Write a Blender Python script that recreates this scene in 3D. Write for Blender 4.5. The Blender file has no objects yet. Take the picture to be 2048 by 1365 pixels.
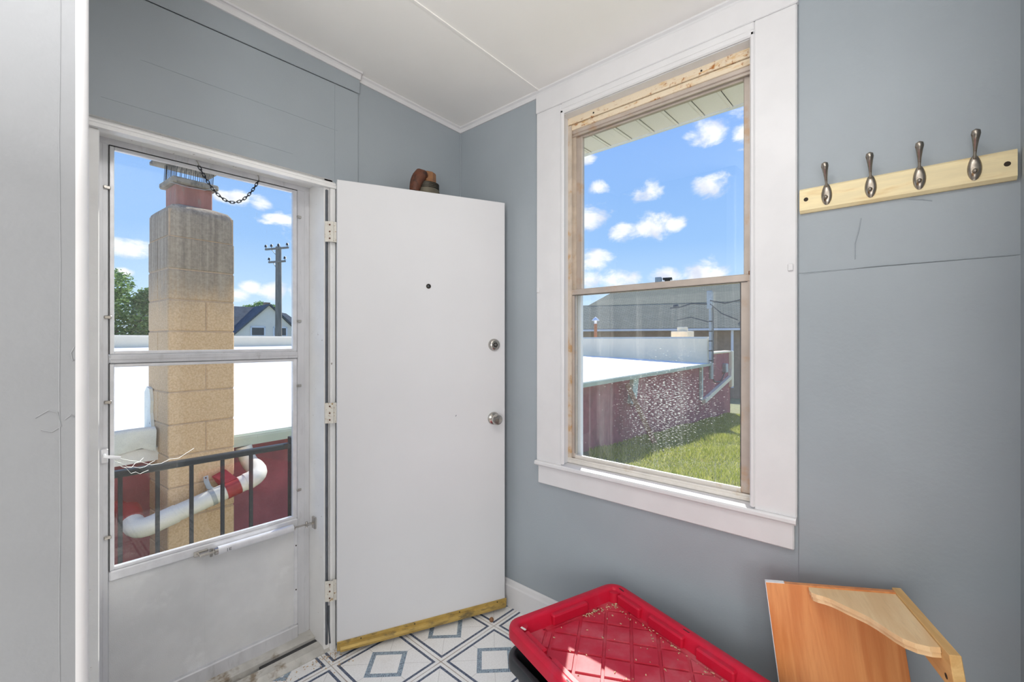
import bpy, bmesh, math, random
from mathutils import Vector, Matrix
PI = math.pi
rnd = random.Random(7)
SC = bpy.context.scene
COL = SC.collection

# ------------------------------------------------------------------ camera, sky, sun, fill lights, exposure
H = 1.38
TH = math.radians(41.9)
cam_d = bpy.data.cameras.new('camera'); cam = bpy.data.objects.new('camera', cam_d); COL.objects.link(cam)
cam.location = (0, 0, H)
cam.rotation_euler = (PI / 2, 0, TH - PI / 2)
cam_d.sensor_width = 36.0
cam_d.lens = 905.0 / 2048 * 36
cam_d.shift_y = -1.0 / 2048
cam_d.clip_start = 0.02; cam_d.clip_end = 500
SC.camera = cam

SC.view_settings.view_transform = 'Standard'
SC.view_settings.look = 'None'
SC.view_settings.gamma = 1.0
SC.view_settings.exposure = 0.0
SC.view_settings.use_curve_mapping = False

SUN_STRENGTH = 7.0
SKY_STRENGTH = 1.17
FILL_POINT = 66.0  # strengths of the added fill lights, from here down
FILL_BACK = 36.0
FILL_UP = 14.5
FILL_DOWN = 7.0

def pxdir(x, y):      # viewing direction of a cloud bank in the sky
    f = Vector((math.cos(TH), math.sin(TH), 0)); r = Vector((math.sin(TH), -math.cos(TH), 0))
    return (f + r * ((x - 1024) / 905) + Vector((0, 0, 1)) * ((681.5 - y) / 905)).normalized()

def lin(c):
    c = c / 255.0
    return c / 12.92 if c <= 0.04045 else ((c + 0.055) / 1.055) ** 2.4
def rgb(r, g, b, a=1.0):
    return (lin(r), lin(g), lin(b), a)

class NT:
    """tiny node-tree helper"""
    def __init__(s, tree):
        s.t = tree; s.n = tree.nodes; s.l = tree.links
    def node(s, kind, **kw):
        n = s.n.new(kind)
        for k, v in kw.items(): setattr(n, k, v)
        return n
    def put(s, sock, v):
        if v is None: return
        if isinstance(v, bpy.types.NodeSocket): s.l.new(v, sock)
        else: sock.default_value = v
    def math(s, op, a, b=None, c=None, clamp=False):
        n = s.node('ShaderNodeMath', operation=op, use_clamp=clamp)
        s.put(n.inputs[0], a); s.put(n.inputs[1], b); s.put(n.inputs[2], c)
        return n.outputs[0]
    def vmath(s, op, a, b=None, scale=None):
        n = s.node('ShaderNodeVectorMath', operation=op)
        s.put(n.inputs[0], a); s.put(n.inputs[1], b)
        if scale is not None: s.put(n.inputs['Scale'], scale)
        return n.outputs[1] if op in ('DOT_PRODUCT', 'LENGTH') else n.outputs[0]
    def mix(s, f, a, b, blend='MIX'):
        n = s.node('ShaderNodeMix', data_type='RGBA', blend_type=blend)
        s.put(n.inputs[0], f); s.put(n.inputs[6], a); s.put(n.inputs[7], b)
        return n.outputs[2]
    def ramp(s, f, stops, interp='LINEAR'):
        n = s.node('ShaderNodeValToRGB'); cr = n.color_ramp; cr.interpolation = interp
        while len(cr.elements) > 1: cr.elements.remove(cr.elements[-1])
        cr.elements[0].position = stops[0][0]; cr.elements[0].color = stops[0][1]
        for p, c in stops[1:]:
            e = cr.elements.new(p); e.color = c
        s.put(n.inputs[0], f)
        return n.outputs[0]
    def smooth(s, v, lo, hi, a=0.0, b=1.0):
        n = s.node('ShaderNodeMapRange', interpolation_type='SMOOTHSTEP')
        s.put(n.inputs[0], v); n.inputs[1].default_value = lo; n.inputs[2].default_value = hi
        n.inputs[3].default_value = a; n.inputs[4].default_value = b
        return n.outputs[0]
    def noise(s, vec, scale, detail=4, rough=0.5, dist=0.0):
        n = s.node('ShaderNodeTexNoise'); s.put(n.inputs['Vector'], vec)
        n.inputs['Scale'].default_value = scale; n.inputs['Detail'].default_value = detail
        n.inputs['Roughness'].default_value = rough; n.inputs['Distortion'].default_value = dist
        return n.outputs[0]
    def mapping(s, vec, scale=(1, 1, 1), rot=(0, 0, 0), loc=(0, 0, 0)):
        n = s.node('ShaderNodeMapping'); s.put(n.inputs[0], vec)
        n.inputs['Scale'].default_value = scale; n.inputs['Rotation'].default_value = rot
        n.inputs['Location'].default_value = loc
        return n.outputs[0]
    def sep(s, vec):
        n = s.node('ShaderNodeSeparateXYZ'); s.put(n.inputs[0], vec)
        return n.outputs

# sky with drifting cumulus
world = bpy.data.worlds.new('sky'); SC.world = world; world.use_nodes = True
T = NT(world.node_tree); T.n.clear()
tc = T.node('ShaderNodeTexCoord').outputs['Generated']
x, y, z = T.sep(tc)
base = T.ramp(z, [(0.0, rgb(222, 238, 252)), (0.08, rgb(196, 225, 252)), (0.2, rgb(156, 197, 248)), (0.42, rgb(134, 178, 244)), (0.7, rgb(84, 138, 226)), (1.0, rgb(66, 116, 210))])
den = T.math('ADD', T.math('MAXIMUM', z, 0.0), 0.22)
pv = T.node('ShaderNodeCombineXYZ'); T.put(pv.inputs[0], T.math('DIVIDE', x, den)); T.put(pv.inputs[1], T.math('DIVIDE', y, den)); T.put(pv.inputs[2], T.math('MULTIPLY', z, 1.5))
fine = T.noise(T.mapping(tc, (1, 1, 1.7)), 13.0, 8, 0.62, 0.3)
wide = T.noise(pv.outputs[0], 1.55, 5, 0.55)
dens = T.math('MULTIPLY', T.smooth(wide, 0.56, 0.74), 0.62)
banks = [(1297, 380, 38), (1412, 376, 45), (1410, 262, 48), (1385, 268, 25), (1196, 373, 24), (1300, 456, 52), (1250, 462, 40), (1345, 452, 28), (1190, 436, 44),
         (1185, 522, 40), (1176, 318, 20), (1496, 262, 32), (1240, 560, 50), (1180, 562, 40), (1410, 548, 52), (1330, 556, 40), (262, 494, 46), (235, 486, 30),
         (522, 406, 30), (478, 398, 30), (445, 392, 22), (500, 572, 30), (545, 580, 34), (600, 585, 30), (470, 590, 30), (250, 545, 20)]
for (bx, by, br) in banks:
    d = pxdir(bx, by)
    u = (bx - 1024) / 905; v = (by - 681.5) / 905
    ar = br / 905 / (1 + u * u + v * v) ** 0.75
    diff = T.vmath('SUBTRACT', tc, tuple(d))
    diff = T.vmath('MULTIPLY', diff, (1, 1, 1.6))
    g = T.smooth(T.vmath('LENGTH', diff), 0.0, ar * 1.85, 0.62, 0.0)
    dens = T.math('MAXIMUM', dens, g)
cl = T.smooth(T.math('ADD', dens, T.math('MULTIPLY', T.math('SUBTRACT', fine, 0.5), 1.35)), 0.26, 0.62)
cl = T.math('MULTIPLY', cl, T.smooth(z, -0.01, 0.04))
under = T.noise(tc, 17.0, 3, 0.5)
cc = T.mix(T.smooth(under, 0.45, 0.68), rgb(255, 255, 255), rgb(222, 226, 244))
skyc = T.mix(cl, base, cc)
bg = T.node('ShaderNodeBackground'); T.put(bg.inputs[0], skyc); bg.inputs[1].default_value = SKY_STRENGTH
wo = T.node('ShaderNodeOutputWorld'); T.l.new(bg.outputs[0], wo.inputs[0])

sd = bpy.data.lights.new('sun', 'SUN'); sd.energy = SUN_STRENGTH; sd.angle = math.radians(0.6); sd.color = (1.0, 0.955, 0.88)
sun = bpy.data.objects.new('sun', sd); COL.objects.link(sun)
SUNV = Vector((1.0, 0.565, 0.86)).normalized()
sun.rotation_euler = SUNV.to_track_quat('Z', 'Y').to_euler()
sun.location = (20, 11, 17)

def area(name, loc, target, sx, sy, power, color=(1, 1, 1)):
    d = bpy.data.lights.new(name, 'AREA'); d.shape = 'RECTANGLE'; d.size = sx; d.size_y = sy; d.energy = power; d.color = color
    o = bpy.data.objects.new(name, d); COL.objects.link(o); o.location = loc
    o.rotation_euler = (Vector(loc) - Vector(target)).to_track_quat('Z', 'Y').to_euler()
    return o
# added fill lights out of view: a soft point and three areas around the camera
pd = bpy.data.lights.new('fill_point', 'POINT'); pd.energy = FILL_POINT; pd.shadow_soft_size = 0.35; pd.color = (0.985, 0.99, 1.0)
po = bpy.data.objects.new('fill_point', pd); COL.objects.link(po); po.location = (-0.9, -1.25, 1.35)
area('fill_back', (-2.0, -0.6, 1.3), (1.7, 0.4, 1.3), 1.2, 1.9, FILL_BACK, (0.985, 0.99, 1.0))  # added fill from behind, no window stands here
area('fill_up', (-0.2, 0.2, 1.9), (0.0, 0.4, 2.65), 0.8, 0.8, FILL_UP, (1.0, 0.99, 0.98))  # added fill thrown up to bounce off the ceiling
area('fill_down', (0.3, 0.4, 2.6), (0.45, 0.5, 0.0), 0.6, 0.6, FILL_DOWN, (0.99, 0.99, 1.0))  # added fill facing down, no fixture hangs here

# ------------------------------------------------------------------ materials
def material(name):
    m = bpy.data.materials.new(name); m.use_nodes = True
    t = NT(m.node_tree); t.n.clear()
    out = t.node('ShaderNodeOutputMaterial')
    return m, t, out
def pbr(name, color, rough=0.5, metal=0.0, vary=0.06, vscale=6.0, bump=0.0, bscale=120.0, spec=0.5, color2=None, c2scale=8.0, c2lo=0.5, c2hi=0.65, stretch=(1, 1, 1), coat=0.0, bdist=0.002):
    m, t, out = material(name)
    co = t.node('ShaderNodeTexCoord').outputs['Object']
    co2 = t.mapping(co, stretch)
    n1 = t.noise(co2, vscale, 4, 0.55)
    dark = tuple(c * (1 - vary) for c in color[:3]) + (1,)
    lite = tuple(min(1, c * (1 + vary)) for c in color[:3]) + (1,)
    c = t.mix(t.smooth(n1, 0.3, 0.7), dark, lite)
    if color2 is not None:
        n2 = t.noise(co2, c2scale, 6, 0.6)
        c = t.mix(t.smooth(n2, c2lo, c2hi), c, color2)
    b = t.node('ShaderNodeBsdfPrincipled')
    t.put(b.inputs['Base Color'], c); b.inputs['Roughness'].default_value = rough; b.inputs['Metallic'].default_value = metal
    b.inputs['Specular IOR Level'].default_value = spec; b.inputs['Coat Weight'].default_value = coat
    if bump > 0:
        bn = t.node('ShaderNodeBump'); bn.inputs['Strength'].default_value = bump; bn.inputs['Distance'].default_value = bdist
        t.put(bn.inputs['Height'], t.noise(co2, bscale, 3, 0.55)); t.l.new(bn.outputs[0], b.inputs['Normal'])
    t.l.new(b.outputs[0], out.inputs[0])
    return m

M = {}
M['wall_blue'] = pbr('blue_grey_wall_paint', rgb(160, 168, 174), 0.42, vary=0.025, vscale=3, bump=0.35, bscale=190, bdist=0.0012)
M['wall_blue_rough'] = pbr('blue_grey_patched_wall_paint', rgb(157, 165, 171), 0.4, vary=0.02, vscale=5, bump=0.22, bscale=60, bdist=0.0025)
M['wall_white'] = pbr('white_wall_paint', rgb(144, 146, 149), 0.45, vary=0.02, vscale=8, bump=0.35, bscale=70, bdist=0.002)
M['ceiling'] = pbr('ceiling_paint', rgb(246, 244, 240), 0.6, vary=0.012, vscale=4, bump=0.2, bscale=150, bdist=0.001)
M['trim'] = pbr('white_gloss_trim', rgb(220, 219, 220), 0.34, vary=0.02, vscale=9, bump=0.25, bscale=45, bdist=0.0015)
M['trim_worn'] = pbr('worn_white_trim', rgb(242, 241, 239), 0.4, vary=0.03, vscale=9, bump=0.4, bscale=60, color2=rgb(150, 138, 122), c2scale=38, c2lo=0.68, c2hi=0.74)
M['door_white'] = pbr('white_door_paint', rgb(219, 219, 221), 0.42, vary=0.012, vscale=3, bump=0.12, bscale=260, bdist=0.0008)
M['dark_strip'] = pbr('dark_weatherstrip', rgb(92, 96, 102), 0.6, vary=0.15, vscale=30)
M['hinge'] = pbr('painted_hinge', rgb(222, 218, 208), 0.4, vary=0.05, vscale=60, color2=rgb(168, 140, 96), c2scale=70, c2lo=0.58, c2hi=0.66)
M['alu'] = pbr('dull_aluminium', rgb(212, 212, 215), 0.42, metal=0.2, vary=0.07, vscale=14, bump=0.12, bscale=200, stretch=(1, 1, .25), color2=rgb(190, 190, 192), c2scale=30, c2lo=0.55, c2hi=0.75)
M['alu_light'] = pbr('bright_aluminium', rgb(228, 228, 231), 0.3, metal=0.25, vary=0.06, vscale=20)
M['kick'] = pbr('stippled_kick_panel', rgb(222, 222, 222), 0.45, metal=0.1, vary=0.06, vscale=5, bump=0.7, bscale=320, bdist=0.0015, color2=rgb(238, 238, 238), c2scale=6, c2lo=0.55, c2hi=0.75)
M['gasket'] = pbr('black_gasket', rgb(58, 58, 60), 0.7)
M['nickel'] = pbr('satin_nickel', rgb(190, 186, 180), 0.24, metal=1.0, vary=0.05, vscale=40)
M['nickel_dark'] = pbr('aged_nickel', rgb(160, 152, 142), 0.3, metal=1.0, vary=0.15, vscale=60, color2=rgb(120, 92, 66), c2scale=90, c2lo=0.58, c2hi=0.68)
M['dark_metal'] = pbr('dark_bronze', rgb(60, 56, 50), 0.4, metal=0.6)
M['brass'] = pbr('tarnished_brass_strip', rgb(190, 160, 90), 0.42, metal=0.35, vary=0.14, vscale=12, color2=rgb(126, 110, 74), c2scale=14, c2lo=0.5, c2hi=0.68, stretch=(1, 1, 3))
M['threshold'] = pbr('worn_threshold_metal', rgb(206, 203, 196), 0.45, metal=0.25, vary=0.12, vscale=14, color2=rgb(150, 134, 114), c2scale=16, c2lo=0.52, c2hi=0.7)
M['black_iron'] = pbr('black_painted_iron', rgb(22, 28, 31), 0.45, vary=0.1, vscale=20)
M['chain'] = pbr('dark_chain_steel', rgb(46, 46, 50), 0.4, metal=0.7)
M['rust'] = pbr('rusty_iron', rgb(92, 52, 34), 0.6, vary=0.3, vscale=22, bump=0.4, bscale=80, color2=rgb(44, 26, 20), c2scale=18, c2lo=0.5, c2hi=0.65)
M['rust_light'] = pbr('brown_fitting', rgb(134, 92, 58), 0.5, vary=0.15, vscale=30, bump=0.2)
M['collar'] = pbr('grey_threaded_collar', rgb(104, 98, 84), 0.5, metal=0.3, vary=0.15, vscale=30)
M['red_plastic'] = pbr('red_polypropylene', rgb(190, 24, 52), 0.42, spec=0.28, vary=0.08, vscale=8, bump=0.12, bscale=300, bdist=0.0006, color2=rgb(186, 48, 72), c2scale=12, c2lo=0.5, c2hi=0.8)
M['red_dusty'] = pbr('dusty_red_polypropylene', rgb(188, 40, 62), 0.5, vary=0.08, vscale=8, bump=0.12, bscale=300, bdist=0.0006, spec=0.25, color2=rgb(196, 96, 106), c2scale=7, c2lo=0.4, c2hi=0.75)
M['pale_slot'] = pbr('pale_slot', rgb(214, 206, 200), 0.5)
M['dark_slot'] = pbr('dark_red_slot', rgb(60, 12, 20), 0.6)
M['black_plastic'] = pbr('black_polypropylene', rgb(44, 46, 50), 0.36, vary=0.1, vscale=20, bump=0.3, bscale=260, bdist=0.0008)
M['crumb'] = pbr('dry_wood_crumbs', rgb(204, 176, 142), 0.8, vary=0.3, vscale=80)
M['brown_stuff'] = pbr('red_brown_cloth', rgb(120, 66, 58), 0.8, vary=0.3, vscale=20)
M['pine'] = pbr('rack_pine', rgb(240, 222, 176), 0.5, vary=0.06, vscale=10, stretch=(1, 1, 7), color2=rgb(226, 196, 140), c2scale=8, c2lo=0.5, c2hi=0.8)
M['pine_edge'] = pbr('rack_pine_edge', rgb(232, 206, 172), 0.5, vary=0.06, vscale=10)
M['screw_hole'] = pbr('dark_screw_hole', rgb(52, 40, 28), 0.8)
M['pvc'] = pbr('white_pvc_pipe', rgb(232, 228, 216), 0.4, vary=0.05, vscale=6, color2=rgb(206, 182, 150), c2scale=9, c2lo=0.62, c2hi=0.78)
M['red_paint'] = pbr('red_painted_metal', rgb(160, 44, 44), 0.45, vary=0.12, vscale=14)
M['flat_roof'] = pbr('white_roof_coating', rgb(244, 243, 238), 0.7, vary=0.03, vscale=1.2, bump=0.3, bscale=6, bdist=0.02)
M['parapet'] = pbr('white_parapet_coating', rgb(252, 234, 202), 0.65, vary=0.03, vscale=2, bump=0.2, bscale=10, bdist=0.01)
M['green_gutter'] = pbr('pale_green_gutter', rgb(196, 206, 194), 0.45, vary=0.06, vscale=4)
M['maroon'] = pbr('maroon_stucco', rgb(166, 90, 96), 0.8, vary=0.14, vscale=5, bump=0.5, bscale=60, bdist=0.004, color2=rgb(136, 74, 78), c2scale=3, c2lo=0.5, c2hi=0.75)
M['flash'] = pbr('cracked_white_flashing', rgb(232, 234, 224), 0.7, vary=0.08, vscale=10, bump=0.7, bscale=25, bdist=0.006, color2=rgb(74, 82, 78), c2scale=9, c2lo=0.66, c2hi=0.7)
M['mortar'] = pbr('grey_mortar', rgb(186, 160, 132), 0.9, vary=0.1, vscale=30)
M['pole_wood'] = pbr('weathered_pole_wood', rgb(138, 132, 126), 0.8, vary=0.2, vscale=3, stretch=(4, 4, .4))
M['insulator'] = pbr('dark_insulator', rgb(60, 66, 72), 0.4)
M['siding'] = pbr('pale_siding', rgb(238, 232, 220), 0.7, vary=0.03, vscale=2)
M['dark_roof'] = pbr('dark_shingle_roof', rgb(84, 92, 98), 0.9, vary=0.2, vscale=2.5, bump=0.4, bscale=6, bdist=0.05)
M['house_glass'] = pbr('dark_house_glass', rgb(52, 60, 68), 0.1, spec=0.6)
M['brown_brick'] = pbr('brown_house_wall', rgb(150, 128, 108), 0.85, vary=0.12, vscale=4)
M['bark'] = pbr('bark', rgb(84, 70, 56), 0.9)
M['plank'] = pbr('weathered_plank', rgb(150, 100, 72), 0.8, vary=0.15, vscale=8, stretch=(3, 3, .5))
M['concrete'] = pbr('landing_concrete', rgb(226, 222, 214), 0.9, vary=0.1, vscale=8, bump=0.3, bscale=60)
M['soil'] = pbr('lawn_soil', rgb(128, 130, 84), 0.95, vary=0.2, vscale=3, color2=rgb(134, 120, 66), c2scale=2, c2lo=0.55, c2hi=0.7)
M['galv'] = pbr('galvanised_steel', rgb(172, 176, 176), 0.45, metal=0.4, vary=0.1, vscale=12)
M['white_laminate'] = pbr('white_laminate_edge', rgb(236, 236, 236), 0.4)
M['ext_white'] = pbr('white_exterior_aluminium', rgb(228, 232, 238), 0.5, vary=0.02)
M['cobweb'] = pbr('cobweb_silk', rgb(236, 236, 230), 0.6)
M['shade_wall'] = pbr('room_wall_paint', rgb(225, 223, 218), 0.6, vary=0.02)
M['room_floor'] = pbr('floor_underlay', rgb(122, 104, 84), 0.8, vary=0.1, vscale=20)

def wood(name, c1, c2, rough=0.4, scale=1.0, axis='Z'):
    m, t, out = material(name)
    co = t.node('ShaderNodeTexCoord').outputs['Object']
    st = {'Z': (14, 14, 1.1), 'X': (1.1, 14, 14), 'Y': (14, 1.1, 14)}[axis]
    v = t.mapping(co, tuple(q * scale for q in st))
    n1 = t.noise(v, 1.6, 6, 0.6, 1.1)
    n2 = t.noise(t.mapping(co, tuple(q * scale * 7 for q in st)), 2.2, 3, 0.6)
    c = t.mix(t.smooth(n1, 0.34, 0.68), c1, c2)
    c = t.mix(t.math('MULTIPLY', t.smooth(n2, 0.5, 0.8), 0.25), c, tuple(k * 0.72 for k in c2[:3]) + (1,))
    b = t.node('ShaderNodeBsdfPrincipled'); t.put(b.inputs['Base Color'], c); b.inputs['Roughness'].default_value = rough
    t.l.new(b.outputs[0], out.inputs[0]); return m
M['orange_wood'] = wood('orange_veneer', rgb(224, 152, 92), rgb(206, 126, 68), 0.36, 1.0, 'Z')
M['pale_wood'] = wood('pale_corbel_wood', rgb(244, 214, 168), rgb(232, 194, 144), 0.45, 0.9, 'Y')
M['yellow_wood'] = wood('yellow_rail_wood', rgb(236, 196, 132), rgb(216, 168, 104), 0.45, 1.1, 'Y')

def rust_header():
    m, t, out = material('stained_rusty_window_header')
    co = t.node('ShaderNodeTexCoord').outputs['Object']
    n = t.noise(t.mapping(co, (6, 1.6, 6)), 7.0, 8, 0.68)
    n2 = t.noise(co, 60, 4, 0.6)
    c = t.mix(t.smooth(n, 0.5, 0.72), rgb(228, 212, 186), rgb(208, 166, 104))
    c = t.mix(t.math('MULTIPLY', t.smooth(n2, 0.54, 0.64), t.smooth(n, 0.46, 0.6)), c, rgb(170, 106, 48))
    b = t.node('ShaderNodeBsdfPrincipled'); t.put(b.inputs['Base Color'], c); b.inputs['Roughness'].default_value = 0.7
    t.l.new(b.outputs[0], out.inputs[0]); return m
M['rust_header'] = rust_header()
M['window_alu'] = pbr('bronzed_window_aluminium', rgb(196, 184, 174), 0.4, metal=0.35, vary=0.06, vscale=14, color2=rgb(192, 164, 138), c2scale=10, c2lo=0.55, c2hi=0.72)
M['window_alu_stain'] = pbr('stained_window_channel', rgb(206, 192, 176), 0.45, metal=0.2, vary=0.1, vscale=16, color2=rgb(194, 158, 116), c2scale=12, c2lo=0.54, c2hi=0.66)

M['window_sill'] = pbr('pale_sill_aluminium', rgb(222, 216, 208), 0.4, metal=0.1, vary=0.05, vscale=14, color2=rgb(206, 190, 170), c2scale=10, c2lo=0.6, c2hi=0.75)

def glass(name, dirt=0.0, mode='specks', tint=(0.97, 0.985, 0.98, 1)):
    m, t, out = material(name)
    co = t.node('ShaderNodeTexCoord').outputs['Object']
    lw = t.node('ShaderNodeLayerWeight'); lw.inputs[0].default_value = 0.5
    f5 = t.math('POWER', lw.outputs['Facing'], 5.0)
    fac = t.math('MULTIPLY_ADD', f5, 0.9, 0.035)
    tr = t.node('ShaderNodeBsdfTransparent'); tr.inputs[0].default_value = tint
    gl = t.node('ShaderNodeBsdfGlossy'); gl.inputs['Roughness'].default_value = 0.0
    mx = t.node('ShaderNodeMixShader'); t.put(mx.inputs[0], fac); t.l.new(tr.outputs[0], mx.inputs[1]); t.l.new(gl.outputs[0], mx.inputs[2])
    last = mx.outputs[0]
    if dirt > 0:
        X, Y, Z = t.sep(co)
        if mode == 'specks':      # dried water marks on the lower sash
            sp = t.noise(t.mapping(co, (1, 80, 290)), 1.0, 5, 0.7)
            cy = t.math('MULTIPLY', t.math('SUBTRACT', Y, -0.06), 4.6); cz = t.math('MULTIPLY', t.math('SUBTRACT', Z, 0.33), 4.4)
            rr = t.math('SQRT', t.math('ADD', t.math('MULTIPLY', cy, cy), t.math('MULTIPLY', cz, cz)))
            wob = t.noise(t.mapping(co, (1, 5, 5)), 1.5, 3, 0.5)
            dn_ = t.smooth(t.math('ADD', rr, wob), 0.5, 2.1, 0.13, 0.0)
            mk = t.smooth(t.math('ADD', sp, dn_), 0.66, 0.72)
            mk = t.math('MULTIPLY', mk, 0.62)
            st = t.noise(t.mapping(co, (1, 26, 1.2)), 1.0, 4, 0.6)
            film = t.math('MULTIPLY_ADD', t.smooth(st, 0.52, 0.75), 0.05, 0.03)
        else:                      # scratches and dust
            sp = t.noise(t.mapping(co, (260, 1, 9), rot=(0, 0.5, 0)), 1.0, 3, 0.7)
            fi = t.noise(t.mapping(co, (420, 1, 420)), 1.0, 2, 0.5)
            mk = t.math('MULTIPLY', t.smooth(sp, 0.68, 0.76), 0.3)
            film = t.math('MULTIPLY_ADD', t.smooth(fi, 0.5, 0.72), 0.07, 0.008)
        mask = t.math('MULTIPLY', t.math('MAXIMUM', mk, film), dirt)
        df = t.node('ShaderNodeBsdfDiffuse'); df.inputs[0].default_value = (0.75, 0.75, 0.72, 1)
        tl = t.node('ShaderNodeBsdfTranslucent'); tl.inputs[0].default_value = (0.8, 0.8, 0.76, 1)
        dm = t.node('ShaderNodeMixShader'); dm.inputs[0].default_value = 0.5; t.l.new(df.outputs[0], dm.inputs[1]); t.l.new(tl.outputs[0], dm.inputs[2])
        m2 = t.node('ShaderNodeMixShader'); t.put(m2.inputs[0], mask); t.l.new(last, m2.inputs[1]); t.l.new(dm.outputs[0], m2.inputs[2])
        last = m2.outputs[0]
    t.l.new(last, out.inputs[0])
    return m
M['glass_clean'] = glass('clear_pane')
M['glass_film'] = glass('dusty_pane', 0.55, 'scratch')
M['glass_scratch'] = glass('scratched_pane', 1.0, 'scratch')
M['glass_specks'] = glass('water_marked_pane', 1.0, 'specks')

def tile_mat():
    m, t, out = material('vinyl_tile_print')
    co = t.node('ShaderNodeTexCoord').outputs['Object']
    X, Y, Z = t.sep(co)
    ax = t.math('ABSOLUTE', X); ay = t.math('ABSOLUTE', Y)
    mm = t.math('MAXIMUM', ax, ay); s = t.math('ADD', ax, ay); mn = t.math('MINIMUM', ax, ay)
    def band(v, lo, hi): return t.math('MULTIPLY', t.math('GREATER_THAN', v, lo), t.math('LESS_THAN', v, hi))
    info = t.node('ShaderNodeObjectInfo')
    off = t.vmath('ADD', co, t.vmath('SCALE', info.outputs['Location'], scale=1.0))
    grain = t.noise(off, 160, 3, 0.6)
    cloudy = t.noise(off, 9, 4, 0.6)
    body = t.mix(t.smooth(grain, 0.35, 0.65), rgb(236, 235, 233), rgb(246, 245, 244))
    body = t.mix(t.math('MULTIPLY', t.smooth(cloudy, 0.5, 0.75), 0.5), body, rgb(232, 228, 222))
    vor = t.node('ShaderNodeTexVoronoi'); t.put(vor.inputs['Vector'], off); vor.inputs['Scale'].default_value = 260
    cell = t.sep(vor.outputs['Color'])[0]
    chk = t.node('ShaderNodeTexBrick'); t.put(chk.inputs['Vector'], t.mapping(co, (1, 1, 1), rot=(0, 0, PI / 4)))
    chk.inputs['Scale'].default_value = 1.0; chk.inputs['Mortar Size'].default_value = 0.0009; chk.inputs['Brick Width'].default_value = 0.0075; chk.inputs['Row Height'].default_value = 0.0075; chk.offset = 0
    mos = t.mix(t.smooth(cell, 0.1, 0.9), rgb(66, 88, 112), rgb(150, 172, 188))
    mos = t.mix(t.math('MULTIPLY', chk.outputs['Fac'], 0.6), mos, rgb(190, 198, 204))
    lines = t.mix(t.smooth(cell, 0.2, 0.9), rgb(58, 68, 90), rgb(106, 118, 140))
    c = body
    thin = t.math('MULTIPLY', t.math('MAXIMUM', t.math('LESS_THAN', t.math('ABSOLUTE', t.math('SUBTRACT', ax, ay)), 0.0009), t.math('LESS_THAN', mn, 0.0009)),
                  t.math('MULTIPLY', t.math('GREATER_THAN', s, 0.108), t.math('LESS_THAN', mm, 0.137)))
    c = t.mix(t.math('MULTIPLY', thin, 0.6), c, rgb(150, 146, 140))
    c = t.mix(band(s, 0.079, 0.108), c, mos)
    c = t.mix(band(mm, 0.1365, 0.1475), c, lines)
    edge = t.smooth(t.math('ADD', mm, t.math('MULTIPLY', cloudy, 0.003)), 0.1612, 0.1652)
    c = t.mix(t.math('MULTIPLY', edge, 0.75), c, rgb(142, 112, 82))
    dirt = t.noise(off, 3.2, 5, 0.65)
    c = t.mix(t.math('MULTIPLY', t.smooth(dirt, 0.58, 0.75), 0.25), c, rgb(176, 158, 136))
    b = t.node('ShaderNodeBsdfPrincipled'); t.put(b.inputs['Base Color'], c); b.inputs['Roughness'].default_value = 0.38
    t.l.new(b.outputs[0], out.inputs[0]); return m
M['tile'] = tile_mat()

def block_mat():
    m, t, out = material('weathered_tan_block')
    geo = t.node('ShaderNodeNewGeometry').outputs['Position']
    X, Y, Z = t.sep(geo)
    g = t.noise(geo, 90, 4, 0.7)
    c = t.mix(t.smooth(g, 0.35, 0.65), rgb(206, 170, 128), rgb(226, 194, 154))
    w = t.noise(geo, 5, 5, 0.65)
    st = t.noise(t.mapping(geo, (34, 34, 1.0)), 1.0, 5, 0.65)
    age = t.smooth(t.math('ADD', Z, t.math('MULTIPLY', t.math('ADD', w, st), 0.35)), 1.82, 2.22)
    grey = t.mix(t.smooth(t.math('ADD', t.math('MULTIPLY', st, 0.7), t.math('MULTIPLY', t.noise(geo, 45, 5, 0.7), 0.4)), 0.4, 0.72), rgb(124, 114, 102), rgb(176, 162, 142))
    c = t.mix(t.math('MULTIPLY', age, 0.9), c, grey)
    c = t.mix(t.math('MULTIPLY', t.smooth(st, 0.64, 0.75), t.math('MULTIPLY', age, 0.45)), c, rgb(196, 190, 176))
    b = t.node('ShaderNodeBsdfPrincipled'); t.put(b.inputs['Base Color'], c); b.inputs['Roughness'].default_value = 0.95
    bn = t.node('ShaderNodeBump'); bn.inputs['Strength'].default_value = 0.6; bn.inputs['Distance'].default_value = 0.004
    t.put(bn.inputs['Height'], g); t.l.new(bn.outputs[0], b.inputs['Normal'])
    t.l.new(b.outputs[0], out.inputs[0]); return m
M['block'] = block_mat()
M['flue'] = pbr('red_clay_flue', rgb(164, 112, 100), 0.85, vary=0.15, vscale=20, color2=rgb(150, 134, 120), c2scale=16, c2lo=0.55, c2hi=0.7, stretch=(1, 1, .3))
M['cap'] = pbr('weathered_cap_concrete', rgb(140, 132, 118), 0.95, vary=0.2, vscale=20, color2=rgb(96, 92, 84), c2scale=16, c2lo=0.5, c2hi=0.65)

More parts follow.
